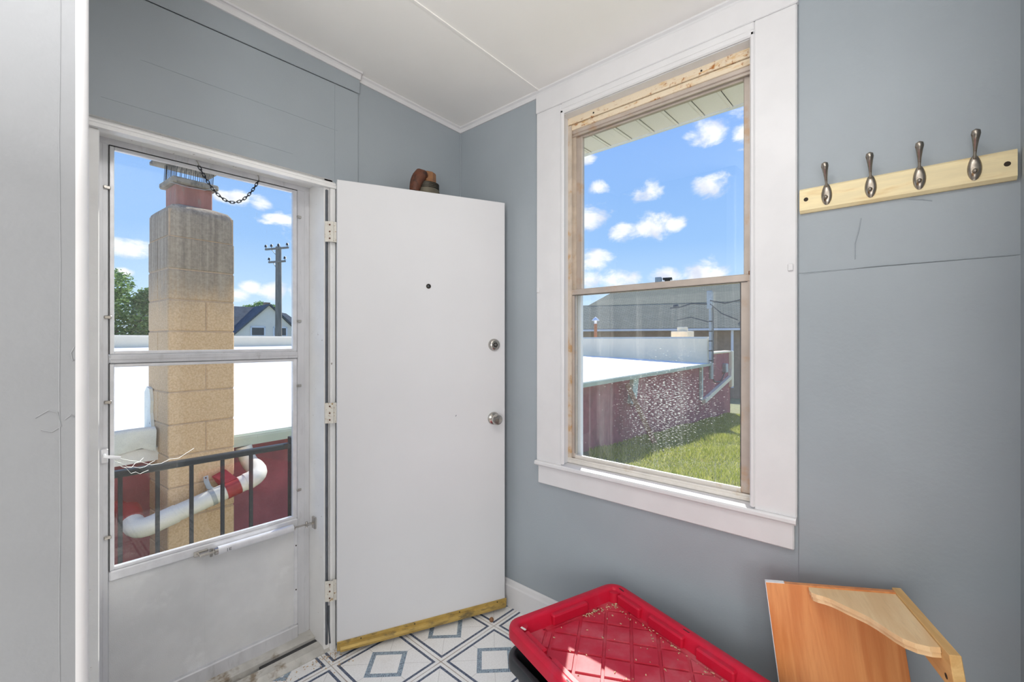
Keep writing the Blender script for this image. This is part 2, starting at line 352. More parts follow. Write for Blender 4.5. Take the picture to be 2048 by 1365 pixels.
def shingle(name, c1, c2):
    m, t, out = material(name)
    co = t.node('ShaderNodeTexCoord').outputs['Object']
    br = t.node('ShaderNodeTexBrick'); t.put(br.inputs['Vector'], co)
    br.inputs['Color1'].default_value = c1; br.inputs['Color2'].default_value = c2; br.inputs['Mortar'].default_value = tuple(k * 0.62 for k in c1[:3]) + (1,)
    br.inputs['Scale'].default_value = 1.0; br.inputs['Brick Width'].default_value = 0.32; br.inputs['Row Height'].default_value = 0.15; br.inputs['Mortar Size'].default_value = 0.018
    n = t.noise(co, 1.4, 5, 0.6)
    c = t.mix(t.math('MULTIPLY', t.smooth(n, 0.4, 0.7), 0.35), br.outputs['Color'], tuple(k * 0.7 for k in c1[:3]) + (1,))
    b = t.node('ShaderNodeBsdfPrincipled'); t.put(b.inputs['Base Color'], c); b.inputs['Roughness'].default_value = 0.9
    t.l.new(b.outputs[0], out.inputs[0]); return m
M['shingle_low'] = shingle('grey_green_shingles', rgb(150, 144, 116), rgb(168, 160, 132))
M['shingle_high'] = shingle('dark_green_grey_shingles', rgb(116, 120, 100), rgb(130, 134, 110))

def leaf_mat(name, c1, c2, c3):
    m, t, out = material(name)
    geo = t.node('ShaderNodeNewGeometry')
    r = geo.outputs['Random Per Island']
    c = t.ramp(r, [(0.0, c1), (0.5, c2), (1.0, c3)])
    d = t.node('ShaderNodeBsdfDiffuse'); t.put(d.inputs[0], c)
    tl = t.node('ShaderNodeBsdfTranslucent'); t.put(tl.inputs[0], c)
    mx = t.node('ShaderNodeMixShader'); mx.inputs[0].default_value = 0.4
    t.l.new(d.outputs[0], mx.inputs[1]); t.l.new(tl.outputs[0], mx.inputs[2]); t.l.new(mx.outputs[0], out.inputs[0])
    return m
M['grass'] = leaf_mat('lawn_grass', rgb(128, 148, 42), rgb(182, 186, 66), rgb(220, 214, 136))
M['leaf'] = leaf_mat('tree_leaves', rgb(84, 116, 76), rgb(120, 152, 88), rgb(170, 192, 128))

def soffit_mat():
    m, t, out = material('perforated_vinyl_soffit')
    co = t.node('ShaderNodeTexCoord').outputs['Object']
    X, Y, Z = t.sep(co)
    sx = t.math('SINE', t.math('MULTIPLY', t.math('ADD', X, Y), 720)); sy = t.math('SINE', t.math('MULTIPLY', t.math('SUBTRACT', X, Y), 720))
    hole = t.smooth(t.math('MULTIPLY', sx, sy), 0.3, 0.6)
    c = t.mix(t.math('MULTIPLY', hole, 0.4), rgb(246, 242, 240), rgb(176, 178, 172))
    b = t.node('ShaderNodeBsdfPrincipled'); t.put(b.inputs['Base Color'], c); b.inputs['Roughness'].default_value = 0.6
    t.l.new(b.outputs[0], out.inputs[0]); return m
M['soffit'] = soffit_mat()

# ------------------------------------------------------------------ mesh builder
class MB:
    def __init__(s): s.v = []; s.f = []; s.sm = False
    def add(s, vs, fs):
        o = len(s.v); s.v += [tuple(p) for p in vs]; s.f += [tuple(i + o for i in f) for f in fs]; return s
    def box(s, x0, x1, y0, y1, z0, z1, bev=0.0, mat=None):
        x0, x1 = min(x0, x1), max(x0, x1); y0, y1 = min(y0, y1), max(y0, y1); z0, z1 = min(z0, z1), max(z0, z1)
        c = Vector(((x0 + x1) / 2, (y0 + y1) / 2, (z0 + z1) / 2)); h = ((x1 - x0) / 2, (y1 - y0) / 2, (z1 - z0) / 2)
        vs = []; fs = []
        if bev <= 0:
            for sx in (-1, 1):
                for sy in (-1, 1):
                    for sz in (-1, 1): vs.append(c + Vector((sx * h[0], sy * h[1], sz * h[2])))
            fs = [(0, 1, 3, 2), (4, 6, 7, 5), (0, 4, 5, 1), (2, 3, 7, 6), (0, 2, 6, 4), (1, 5, 7, 3)]
        else:
            b = min(bev, min(h) * 0.95); idx = {}
            for sx in (-1, 1):
                for sy in (-1, 1):
                    for sz in (-1, 1):
                        for a in range(3):
                            sg = (sx, sy, sz); p = [sg[k] * (h[k] if k == a else h[k] - b) for k in range(3)]
                            idx[(sx, sy, sz, a)] = len(vs); vs.append(c + Vector(p))
            for a in range(3):
                o1, o2 = [(1, 2), (0, 2), (0, 1)][a]
                for sg in (-1, 1):
                    q = []
                    for u, w in ((-1, -1), (1, -1), (1, 1), (-1, 1)):
                        k = [0, 0, 0]; k[a] = sg; k[o1] = u; k[o2] = w; q.append(idx[(k[0], k[1], k[2], a)])
                    fs.append(tuple(q))
            for a, b2, c2 in ((0, 1, 2), (0, 2, 1), (1, 2, 0)):
                for sa in (-1, 1):
                    for sb in (-1, 1):
                        q = []
                        for ax, sc in ((a, -1), (a, 1), (b2, 1), (b2, -1)):
                            k = [0, 0, 0]; k[a] = sa; k[b2] = sb; k[c2] = sc; q.append(idx[(k[0], k[1], k[2], ax)])
                        fs.append(tuple(q))
            for sx in (-1, 1):
                for sy in (-1, 1):
                    for sz in (-1, 1): fs.append(tuple(idx[(sx, sy, sz, a)] for a in range(3)))
        if mat is not None: vs = [mat @ p for p in vs]
        return s.add(vs, fs)
    def frame(s, p0, p1):
        d = (Vector(p1) - Vector(p0)).normalized()
        a = Vector((0, 0, 1)) if abs(d.z) < 0.9 else Vector((1, 0, 0))
        u = d.cross(a).normalized(); w = d.cross(u).normalized(); return d, u, w
    def cyl(s, p0, p1, r, n=14, r2=None, cap=True):
        s.sm = True; r2 = r if r2 is None else r2
        p0 = Vector(p0); p1 = Vector(p1); d, u, w = s.frame(p0, p1)
        vs = []; fs = []
        for p, q in ((p0, r), (p1, r2)):
            for i in range(n):
                a = 2 * PI * i / n; vs.append(p + u * math.cos(a) * q + w * math.sin(a) * q)
        for i in range(n): fs.append((i, (i + 1) % n, n + (i + 1) % n, n + i))
        if cap: fs.append(tuple(range(n))); fs.append(tuple(range(n, 2 * n)))
        return s.add(vs, fs)
    def bar(s, p0, p1, w, h, upv=(0, 0, 1)):
        p0 = Vector(p0); p1 = Vector(p1); d = (p1 - p0).normalized(); u = d.cross(Vector(upv))
        u = u.normalized() if u.length > 1e-6 else Vector((1, 0, 0)); k = u.cross(d).normalized()
        vs = []
        for p in (p0, p1):
            for a, b in ((-1, -1), (1, -1), (1, 1), (-1, 1)): vs.append(p + u * a * w / 2 + k * b * h / 2)
        return s.add(vs, [(0, 1, 2, 3), (4, 7, 6, 5), (0, 4, 5, 1), (1, 5, 6, 2), (2, 6, 7, 3), (3, 7, 4, 0)])
    def tube(s, pts, r, n=10, closed=False):
        s.sm = True; pts = [Vector(p) for p in pts]; m = len(pts); vs = []; fs = []
        rr = r if isinstance(r, (list, tuple)) else [r] * m
        t0 = None; u = None
        for i, p in enumerate(pts):
            a = pts[(i - 1) % m] if (closed or i > 0) else p; b = pts[(i + 1) % m] if (closed or i < m - 1) else p
            t = (b - a).normalized()
            if u is None:
                ref = Vector((0, 0, 1)) if abs(t.z) < 0.9 else Vector((1, 0, 0)); u = t.cross(ref).normalized()
            else:
                u = (u - t * u.dot(t)).normalized()
            w = t.cross(u)
            for k in range(n):
                an = 2 * PI * k / n; vs.append(p + (u * math.cos(an) + w * math.sin(an)) * rr[i])
        for i in range(m if closed else m - 1):
            j = (i + 1) % m
            for k in range(n): fs.append((i * n + k, i * n + (k + 1) % n, j * n + (k + 1) % n, j * n + k))
        if not closed: fs.append(tuple(range(n))); fs.append(tuple(range((m - 1) * n, m * n)))
        return s.add(vs, fs)
    def lathe(s, prof, o, axis=(0, 0, 1), n=24):
        s.sm = True; o = Vector(o); d = Vector(axis).normalized(); _, u, w = s.frame(o, o + d)
        vs = []; fs = []
        for r, h in prof:
            for i in range(n):
                a = 2 * PI * i / n; vs.append(o + d * h + (u * math.cos(a) + w * math.sin(a)) * max(r, 1e-5))
        for k in range(len(prof) - 1):
            for i in range(n): fs.append((k * n + i, k * n + (i + 1) % n, (k + 1) * n + (i + 1) % n, (k + 1) * n + i))
        fs.append(tuple(range(n))); fs.append(tuple(range((len(prof) - 1) * n, len(prof) * n)))
        return s.add(vs, fs)
    def prism(s, poly, ext):
        n = len(poly); ext = Vector(ext); vs = [Vector(p) for p in poly] + [Vector(p) + ext for p in poly]
        fs = [tuple(range(n)), tuple(range(n, 2 * n))] + [(i, (i + 1) % n, n + (i + 1) % n, n + i) for i in range(n)]
        return s.add(vs, fs)
    def sweep(s, prof, p0, p1, u, w):
        """profile [(a,b)] in the u,w frame extruded from p0 to p1"""
        u = Vector(u); w = Vector(w); poly = [Vector(p0) + u * a + w * b for a, b in prof]
        return s.prism(poly, Vector(p1) - Vector(p0))
    def rrect(s, w, l, r, prof, n=6, cap0=False, cap1=False, mat=None):
        s.sm = True; vs = []; fs = []; N = 4 * (n + 1)
        for off, z in prof:
            hw = w / 2 - off; hl = l / 2 - off; q = max(r - off, 0.004)
            for cx, cy, a0 in ((hw - q, hl - q, 0), (-hw + q, hl - q, PI / 2), (-hw + q, -hl + q, PI), (hw - q, -hl + q, 1.5 * PI)):
                for k in range(n + 1):
                    a = a0 + PI / 2 * k / n; vs.append(Vector((cx + q * math.cos(a), cy + q * math.sin(a), z)))
        for k in range(len(prof) - 1):
            for i in range(N): fs.append((k * N + i, k * N + (i + 1) % N, (k + 1) * N + (i + 1) % N, (k + 1) * N + i))
        if cap0: fs.append(tuple(range(N)))
        if cap1: fs.append(tuple(range((len(prof) - 1) * N, len(prof) * N)))
        if mat is not None: vs = [mat @ p for p in vs]
        return s.add(vs, fs)
    def mesh(s, name, m, shift=None, angle=32):
        me = bpy.data.meshes.new(name)
        vs = s.v if shift is None else [(a - shift[0], b - shift[1], c - shift[2]) for a, b, c in s.v]
        me.from_pydata(vs, [], s.f)
        bm = bmesh.new(); bm.from_mesh(me); bmesh.ops.recalc_face_normals(bm, faces=bm.faces); bm.to_mesh(me); bm.free()
        if s.sm:
            me.polygons.foreach_set('use_smooth', [True] * len(me.polygons)); me.set_sharp_from_angle(angle=math.radians(angle))
        if m is not None: me.materials.append(m)
        return me

ORG = {}
def tag(o, label=None, cat=None, group=None, kind=None):
    if label: o['label'] = label
    if cat: o['category'] = cat
    if group: o['group'] = group
    if kind: o['kind'] = kind
    return o
def empty(name, loc=(0, 0, 0), rot=None):
    o = bpy.data.objects.new(name, None); COL.objects.link(o); o.location = loc; o.empty_display_size = 0.1
    if rot is not None: o.matrix_world = Matrix.Translation(loc) @ rot.to_4x4()
    ORG[o.name] = Vector((0, 0, 0)) if rot is not None else Vector(loc)
    return o
def obj(name, mb, m, parent=None, own=None, angle=32):
    """own: origin of a top-level mesh. Geometry is in world coordinates for unrotated parents, in the parent's frame for rotated ones."""
    if parent is not None:
        org = ORG[parent.name]
        o = bpy.data.objects.new(name, mb.mesh(name, m, org if org.length else None, angle)); COL.objects.link(o); o.parent = parent
        ORG[o.name] = org
    else:
        own = Vector(own or (0, 0, 0))
        o = bpy.data.objects.new(name, mb.mesh(name, m, own if own.length else None, angle)); COL.objects.link(o); o.location = own
        ORG[o.name] = own
    return o
def struct(name, mb, m, label=None, own=None):
    return tag(obj(name, mb, m, None, own), label, None, None, 'structure')
def sub(name, mb, m, part):            # sub-part: same frame as its part
    return obj(name, mb, m, part)

# ------------------------------------------------------------------ room shell
XW = 1.75      # inner face of the window wall
YD = 1.97      # inner face of the door wall
YO = 2.13      # outer face of the door wall
def ceil_z(x): return 2.605 + 0.04 * (1.75 - x)

fl = MB().box(-3.3, 1.9, -3.4, 1.985, -0.12, -0.004)
floor = struct('floor', fl, M['room_floor'], 'printed vinyl tile floor of white squares with blue frames')
TP = 0.3265
t0 = MB().box(-TP / 2 + .0006, TP / 2 - .0006, -TP / 2 + .0006, TP / 2 - .0006, -0.004, 0.0, 0.0006)
tile_me = t0.mesh('tile', M['tile'])
for i in range(-6, 3):
    for j in range(-6, 2):
        cx = 1.079 + TP * i; cy = 1.688 + TP * j
        if cx - TP / 2 > 1.75 or cx < -1.2 or cy + TP / 2 < -0.2: continue
        o = bpy.data.objects.new('tile', tile_me); COL.objects.link(o); o.parent = floor; o.location = (cx, cy, 0)

# door wall (beyond the open door) with its opening for the storm door
w = MB()
w.box(-0.6, 0.165, YD, YO, -0.2, 2.85).box(0.972, 1.93, YD, YO, -0.2, 2.85).box(0.165, 0.972, YD, YO, 2.10, 2.85)
wall_back = struct('wall_back', w, M['wall_blue'], 'blue-grey wall holding the doorway')
obj('wall_panel', MB().box(-0.3, 1.10, 1.957, YD, 2.089, 2.54, 0.002).box(0.99, 1.10, 1.957, YD, 0.0, 2.089, 0.002), M['wall_blue'], wall_back)
obj('seam_batten', MB().box(-0.3, 1.105, 1.951, 1.957, 2.54, 2.66, 0.002), M['wall_blue'], wall_back)
obj('panel_seam', MB().box(0.984, 0.987, 1.9558, 1.958, 2.09, 2.54).box(0.2, 0.80, 1.9558, 1.958, 2.165, 2.1656).box(0.3, 1.0, 1.9558, 1.958, 2.33, 2.3305), M['wall_blue_rough'], wall_back)

obj('bounce_siding', MB().box(-0.6, 0.15, YO, YO + 0.012, -0.3, 2.6).box(0.98, 1.88, YO, YO + 0.012, -0.3, 2.6).box(0.15, 0.98, YO, YO + 0.012, 2.12, 2.6), M['siding'], wall_back)  # unseen pale cladding, added to bounce sunlight onto the chimney and pipe

# window wall
OY0, OY1, OZ0, OZ1 = 0.428, 1.243, 0.775, 2.44
w = MB()
w.box(XW, 1.87, -0.5, OY0, -0.2, 2.75).box(XW, 1.87, OY1, 2.13, -0.2, 2.75).box(XW, 1.87, OY0, OY1, -0.2, OZ0).box(XW, 1.87, OY0, OY1, OZ1, 2.75)
wall_right = struct('wall_right', w, M['wall_blue'], 'blue-grey wall with the tall window')
obj('wall_panel', MB().box(1.744, XW, -0.2, 0.2935, 0.0, 1.6015, 0.0015), M['wall_blue_rough'], wall_right)
obj('wall_panel', MB().box(1.7455, XW, -0.2, 0.2935, 1.6018, 2.6, 0.001), M['wall_blue_rough'], wall_right)
obj('bounce_siding', MB().box(1.87, 1.882, -0.5, OY0 - 0.03, -0.3, 2.44).box(1.87, 1.882, OY1 + 0.03, 2.13, -0.3, 2.44).box(1.87, 1.882, OY0 - 0.03, OY1 + 0.03, -0.3, OZ0), M['siding'], wall_right)  # unseen outer cladding, added to bounce sunlight towards the grass
obj('patch_ridge', MB().tube([(1.7455, 0.13, 1.755), (1.744, 0.135, 1.72), (1.744, 0.145, 1.68), (1.7455, 0.145, 1.63)], 0.0016, 6).tube([(1.7435, 0.28, 1.598), (1.7435, 0.1, 1.604), (1.7435, -0.19, 1.602)], 0.0011, 6)
    .tube([(1.7455, 0.02, 1.79), (1.744, -0.01, 1.783), (1.7455, -0.03, 1.775)], 0.0016, 6), M['wall_blue_rough'], wall_right)

# near wall sliver at the right edge, the white wall end at the left edge, walls of the room behind
struct('wall_near', MB().box(0.95, 1.76, -0.36, -0.197, -0.2, 2.85), M['wall_blue_rough'], 'blue-grey side wall just entering the right edge of the view')
w = MB()
prof = [(-0.6, 1.0)]
r = 0.016
for k in range(7):
    a = -PI / 2 + PI / 2 * k / 6; prof.append((0.088 - r + r * math.cos(a), 1.0 + r + r * math.sin(a)))
prof += [(0.088, YD), (-0.6, YD)]
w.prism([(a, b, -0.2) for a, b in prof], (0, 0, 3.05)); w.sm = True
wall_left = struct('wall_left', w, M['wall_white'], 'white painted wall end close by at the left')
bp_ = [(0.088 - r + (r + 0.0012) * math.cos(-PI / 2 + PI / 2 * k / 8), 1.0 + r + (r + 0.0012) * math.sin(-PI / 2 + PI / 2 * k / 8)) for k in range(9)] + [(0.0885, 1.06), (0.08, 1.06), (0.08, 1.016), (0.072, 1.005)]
lit_edge = MB().prism([(a, b, 0.0) for a, b in bp_], (0, 0, 2.6)); lit_edge.sm = True
obj('lit_corner_edge', lit_edge, M['trim'], wall_left, angle=50)  # paler strip puts the corner's brightness from light into the colour
obj('plaster_seam', MB().tube([(0.0545 + 0.0008 * math.sin(k * 1.7), 1.0, 0.3 + k * 0.1) for k in range(24)], 0.0009, 6)
    .tube([(0.028, 1.0, 1.262), (0.042, 0.9996, 1.272), (0.052, 0.9996, 1.268), (0.056, 1.0, 1.245), (0.046, 0.9996, 1.238), (0.034, 1.0, 1.243)], 0.0009, 6)
    .tube([(0.06, 1.0, 1.255), (0.067, 0.9996, 1.262), (0.071, 1.0, 1.258)], 0.0009, 6)
    .tube([(0.071, 1.0, 1.37), (0.067, 0.9996, 1.36), (0.069, 0.9996, 1.348), (0.075, 1.0, 1.352)], 0.0009, 6), M['wall_white'], wall_left)
w = MB().box(-3.3, -3.15, -3.3, 1.5, -0.2, 3.0).box(-3.3, 1.1, -3.45, -3.3, -0.2, 3.0).box(0.95, 1.1, -3.3, -0.36, -0.2, 3.0)
struct('wall_front', w, M['shade_wall'], 'pale walls of the room behind the camera')
struct('wall_side', MB().box(-3.3, -0.6, 1.35, 1.5, -0.2, 3.0), M['shade_wall'], 'pale side wall of the room behind the camera')

c = MB(); xa, xb = -3.4, 1.95
c.add([(xa, -3.5, ceil_z(xa)), (xb, -3.5, ceil_z(xb)), (xb, 2.3, ceil_z(xb)), (xa, 2.3, ceil_z(xa)), (xa, -3.5, 3.1), (xb, -3.5, 3.1), (xb, 2.3, 3.1), (xa, 2.3, 3.1)],
      [(0, 1, 2, 3), (4, 5, 6, 7), (0, 1, 5, 4), (1, 2, 6, 5), (2, 3, 7, 6), (3, 0, 4, 7)])
ceiling = struct('ceiling', c, M['ceiling'], 'white painted board ceiling sloping gently')
obj('seam_batten', MB().bar((-1.0, 1.383, ceil_z(-1.0) - 0.001), (1.74, 1.383, ceil_z(1.74) - 0.001), 0.010, 0.006), M['ceiling'], ceiling)

def cove(x0, y0, x1, y1, inward):
    z0, z1 = ceil_z(x0), ceil_z(x1); d = Vector((x1 - x0, y1 - y0, z1 - z0))
    prof = [(0, 0.002), (0.020, 0.002), (0.020, -0.006), (0.012, -0.012), (0.008, -0.030), (0, -0.030)]
    return MB().sweep(prof, (x0, y0, z0), (x1, y1, z1), inward, (0, 0, 1))
struct('trim_1', cove(-0.3, 1.951, 1.105, 1.951, (0, -1, 0)).sweep([(0, 0.002), (0.026, 0.002), (0.026, -0.008), (0, -0.008)], (-0.3, 1.951, ceil_z(-.3)), (1.105, 1.951, ceil_z(1.105)), (0, -1, 0), (0, 0, 1)), M['trim'], 'white cove moulding over the door panel')
struct('trim_2', cove(1.105, YD, 1.75, YD, (0, -1, 0)), M['trim'], 'white cove moulding between door panel and corner')
struct('trim_3', cove(1.75, -0.2, 1.75, 1.97, (-1, 0, 0)), M['trim'], 'white cove moulding along the window wall')
bp = [(0, 0), (0.015, 0), (0.015, 0.105), (0.011, 0.113), (0.008, 0.128), (0.003, 0.136), (0, 0.136)]
struct('baseboard_right', MB().sweep(bp, (XW, -0.19, 0), (XW, YD, 0), (-1, 0, 0), (0, 0, 1)), M['trim'], 'white moulded baseboard under the window')
struct('baseboard_back', MB().sweep(bp, (1.0, YD, 0), (1.735, YD, 0), (0, -1, 0), (0, 0, 1)), M['trim'], 'white baseboard behind the open door')
obj_bead = MB().tube([(1.748, 1.968, 0.14), (1.748, 1.968, 2.57)], 0.003, 6)
struct('trim_4', obj_bead, M['wall_blue_rough'], 'painted caulk bead in the room corner')

# ------------------------------------------------------------------ door frame, threshold
dc = empty('trim_5', (0.56, 1.97, 0)); tag(dc, 'white painted frame of the outside doorway', None, None, 'structure')
obj('head_casing', MB().sweep([(0, 0), (0.022, 0), (0.022, 0.012), (0.014, 0.018), (0.014, 0.024), (0.006, 0.031), (0, 0.031)], (0.13, 1.957, 2.058), (0.983, 1.957, 2.058), (0, -1, 0), (0, 0, 1)), M['trim_worn'], dc)
obj('side_casing', MB().box(0.957, 0.982, 1.940, 1.957, 0.0, 2.058, 0.003), M['trim_worn'], dc)
obj('side_casing', MB().box(0.13, 0.196, 1.95, YD, 0.0, 2.058, 0.003), M['trim_worn'], dc)
obj('jamb', MB().box(0.935, 0.975, 1.957, 2.13, 0.0, 2.10, 0.002), M['trim_worn'], dc)
obj('jamb', MB().box(0.150, 0.198, 1.97, 2.13, 0.0, 2.10, 0.002), M['trim_worn'], dc)
obj('head_jamb', MB().box(0.15, 0.975, 1.957, 2.13, 2.086, 2.10).box(0.15, 0.96, 1.957, 2.0, 2.066, 2.086, 0.002), M['trim_worn'], dc)
obj('weatherstrip', MB().box(0.9395, 0.949, 1.947, 1.957, 0.03, 2.05, 0.003).tube([(0.953, 1.951, 0.2), (0.9535, 1.950, 0.12), (0.957, 1.946, 0.06), (0.956, 1.944, 0.035)], 0.004, 6), M['dark_strip'], dc)
obj('weatherstrip', MB().box(0.9515, 0.9555, 1.9495, 1.957, 0.2, 2.05, 0.001), M['trim'], dc)
th = empty('trim_6', (0.56, 2.0, 0)); tag(th, 'worn metal threshold under the storm door', None, None, 'structure')
obj('sill', MB().sweep([(0, 0.0), (0.0, 0.045), (0.085, 0.03), (0.085, 0.0)], (0.2, 2.13, 0), (0.935, 2.13, 0), (0, -1, 0), (0, 0, 1)), M['threshold'], th)
obj('gap_strip', MB().box(0.70, 0.95, 2.022, 2.042, 0.0, 0.019), M['gasket'], th)
obj('saddle', MB().sweep([(0, 0.0), (0.0, 0.014), (0.012, 0.022), (0.055, 0.02), (0.085, 0.004), (0.085, 0)], (0.15, 2.03, 0), (0.972, 2.03, 0), (0, -1, 0), (0, 0, 1)), M['threshold'], th)

# ------------------------------------------------------------------ storm door
sd1 = empty('door_1', (0.935, 2.10, 0)); tag(sd1, 'aluminium storm door with two glass panes and grey kick panel', None, None, 'structure')
YF = 2.10
A = M['alu']
for (x0, x1) in ((0.20, 0.2355), (0.8805, 0.935)):
    b = MB().box(x0, x1, YF, YF + 0.03, 0.03, 2.102, 0.003)
    b.box(x0 + (x1 - x0) * 0.55, x0 + (x1 - x0) * 0.62, YF - 0.0015, YF, 0.03, 2.085)
    obj('stile', b, A, sd1)
obj('top_rail', MB().box(0.20, 0.935, YF - 0.001, YF + 0.03, 2.063, 2.102, 0.002), A, sd1)
obj('mid_rail', MB().box(0.236, 0.880, YF - 0.004, YF + 0.03, 1.299, 1.331, 0.004).box(0.236, 0.880, YF - 0.007, YF - 0.004, 1.313, 1.318), A, sd1)
obj('lower_rail', MB().box(0.236, 0.880, YF - 0.004, YF + 0.03, 0.537, 0.572, 0.004), M['alu_light'], sd1)
obj('bottom_rail', MB().box(0.236, 0.880, YF - 0.012, YF + 0.03, 0.032, 0.092, 0.004), A, sd1)
for z0, z1, gm in ((1.331, 2.063, 'glass_film'), (0.572, 1.299, 'glass_scratch')):
    ins = MB()
    ins.box(0.2365, 0.2505, YF + 0.002, YF + 0.02, z0, z1, 0.002).box(0.861, 0.8795, YF + 0.002, YF + 0.02, z0, z1, 0.002)
    ins.box(0.2505, 0.861, YF + 0.002, YF + 0.02, z1 - 0.013, z1, 0.002).box(0.2505, 0.861, YF + 0.002, YF + 0.02, z0, z0 + 0.012, 0.002)
    io = obj('insert_frame', ins, M['alu_light'], sd1)
    sub('gasket', MB().box(0.2358, 0.2372, YF - 0.0006, YF + 0.012, z0, z1).box(0.2365, 0.8795, YF - 0.0006, YF + 0.01, z1 - 0.0005, z1 + 0.002), M['gasket'], io)
    sub('pane', MB().box(0.2485, 0.863, YF + 0.010, YF + 0.013, z0 + 0.010, z1 - 0.011), M[gm], io)
obj('kick_panel', MB().box(0.236, 0.866, YF + 0.006, YF + 0.012, 0.092, 0.537).box(0.523, 0.527, YF + 0.0045, YF + 0.006, 0.092, 0.537), M['kick'], sd1)
obj('panel_bead', MB().box(0.866, 0.8805, YF - 0.001, YF + 0.02, 0.092, 0.545, 0.002), M['alu_light'], sd1)
cl0 = None
for cxp, cz in ((0.230, 1.912), (0.232, 1.461), (0.232, 1.165), (0.232, 0.694), (0.885, 1.942), (0.885, 1.468), (0.885, 1.174), (0.885, 0.70)):
    b = MB().box(-0.010, 0.010, -0.007, 0.0, -0.006, 0.006, 0.002).cyl((-0.004, -0.007, 0), (-0.004, -0.011, 0), 0.0045, 8)
    if cl0 is None: cl0 = b.mesh('glass_clip', M['nickel'])
    o = bpy.data.objects.new('glass_clip', cl0); COL.objects.link(o); o.parent = sd1; o.location = Vector((cxp, YF - 0.001, cz)) - ORG[sd1.name]
for cz in (0.45, 0.25):
    obj('screw', MB().cyl((0.873, YF - 0.001, cz), (0.873, YF - 0.003, cz), 0.003, 8), M['dark_metal'], sd1)
hd = obj('latch', MB().box(0.213, 0.233, YF - 0.012, YF, 0.955, 1.005, 0.003).tube([(0.222, YF - 0.012, 0.985), (0.222, YF - 0.03, 0.982), (0.24, YF - 0.036, 0.978), (0.262, YF - 0.036, 0.972)], 0.0055, 8), M['alu_light'], sd1)
cl = obj('closer', MB().cyl((0.556, 2.066, 0.546), (0.846, 2.066, 0.546), 0.0165, 18), M['alu_light'], sd1, angle=50)
sub('end_cap', MB().cyl((0.545, 2.066, 0.546), (0.558, 2.066, 0.546), 0.0135, 14).cyl((0.844, 2.066, 0.546), (0.851, 2.066, 0.546), 0.012, 14), M['nickel'], cl)
sub('rod', MB().cyl((0.85, 2.066, 0.546), (0.925, 2.055, 0.548), 0.004, 8), M['nickel'], cl)
sub('door_bracket', MB().box(0.495, 0.55, 2.060, 2.094, 0.541, 0.551, 0.002).box(0.482, 0.53, 2.088, 2.097, 0.536, 0.556, 0.002).cyl((0.535, 2.07, 0.53), (0.535, 2.07, 0.56), 0.006, 8).cyl((0.495, 2.088, 0.546), (0.495, 2.084, 0.546), 0.004, 8), M['nickel'], cl)
sub('jamb_bracket', MB().box(0.926, 0.9355, 2.03, 2.06, 0.525, 0.578, 0.002).box(0.895, 0.93, 2.044, 2.058, 0.543, 0.553, 0.002).cyl((0.9, 2.052, 0.537), (0.9, 2.052, 0.562), 0.005, 8), M['nickel'], cl)
sub('printed_mark', MB().box(0.585, 0.5865, 2.0492, 2.0498, 0.539, 0.551).box(0.592, 0.600, 2.0492, 2.0498, 0.549, 0.5505).box(0.592, 0.5935, 2.0492, 2.0498, 0.541, 0.5505).box(0.592, 0.599, 2.0492, 2.0498, 0.545, 0.5462).box(0.592, 0.600, 2.0492, 2.0498, 0.541, 0.5422), M['gasket'], cl)

# chain hanging across the head of the storm door
ch = empty('chain', (0.6, 2.075, 2.07)); tag(ch, 'small black chain hanging slack across the head of the storm door', 'chain')
obj('hook', MB().tube([(0.492, 2.098, 2.082), (0.492, 2.088, 2.078), (0.494, 2.08, 2.068), (0.497, 2.08, 2.058)], 0.0022, 6), M['nickel'], ch)
obj('hook', MB().tube([(0.713, 2.098, 2.086), (0.712, 2.088, 2.08), (0.711, 2.08, 2.07), (0.710, 2.08, 2.058)], 0.0018, 6), M['nickel'], ch)
P_ = []
for k in range(401):
    u = k / 400; P_.append(Vector((0.496 + 0.214 * u, 2.08, 2.058 - 0.46 * u * (1 - u) * (1.0 + 0.10 * (u - 0.5)))))
L_ = [0.0]
for k in range(1, 401): L_.append(L_[-1] + (P_[k] - P_[k - 1]).length)
NL = 24
def at_len(s):
    for k in range(1, 401):
        if L_[k] >= s:
            return P_[k - 1].lerp(P_[k], (s - L_[k - 1]) / (L_[k] - L_[k - 1]))
    return P_[-1]
hl = L_[-1] / NL
lb = MB(); ring = []
for k in range(16):
    a = 2 * PI * k / 16; ring.append((math.copysign(0.0030, math.cos(a)) * 1.0 + 0.0036 * math.cos(a), 0.0044 * math.sin(a), 0))
lb.tube([(p[0] * hl / 0.0098, p[1], 0) for p in ring], 0.0016, 6, closed=True)
link_me = lb.mesh('link', M['chain'])
for k in range(NL):
    a = at_len(hl * k); b = at_len(hl * (k + 1)); d = (b - a).normalized()
    rotm = Matrix.Rotation(-math.atan2(d.z, d.x), 4, 'Y') @ Matrix.Rotation((PI / 2 if k % 2 == 0 else 0) + 0.12, 4, 'X')
    o = bpy.data.objects.new('link', link_me); COL.objects.link(o); o.parent = ch
    o.matrix_local = Matrix.Translation((a + b) / 2 - ORG[ch.name]) @ rotm

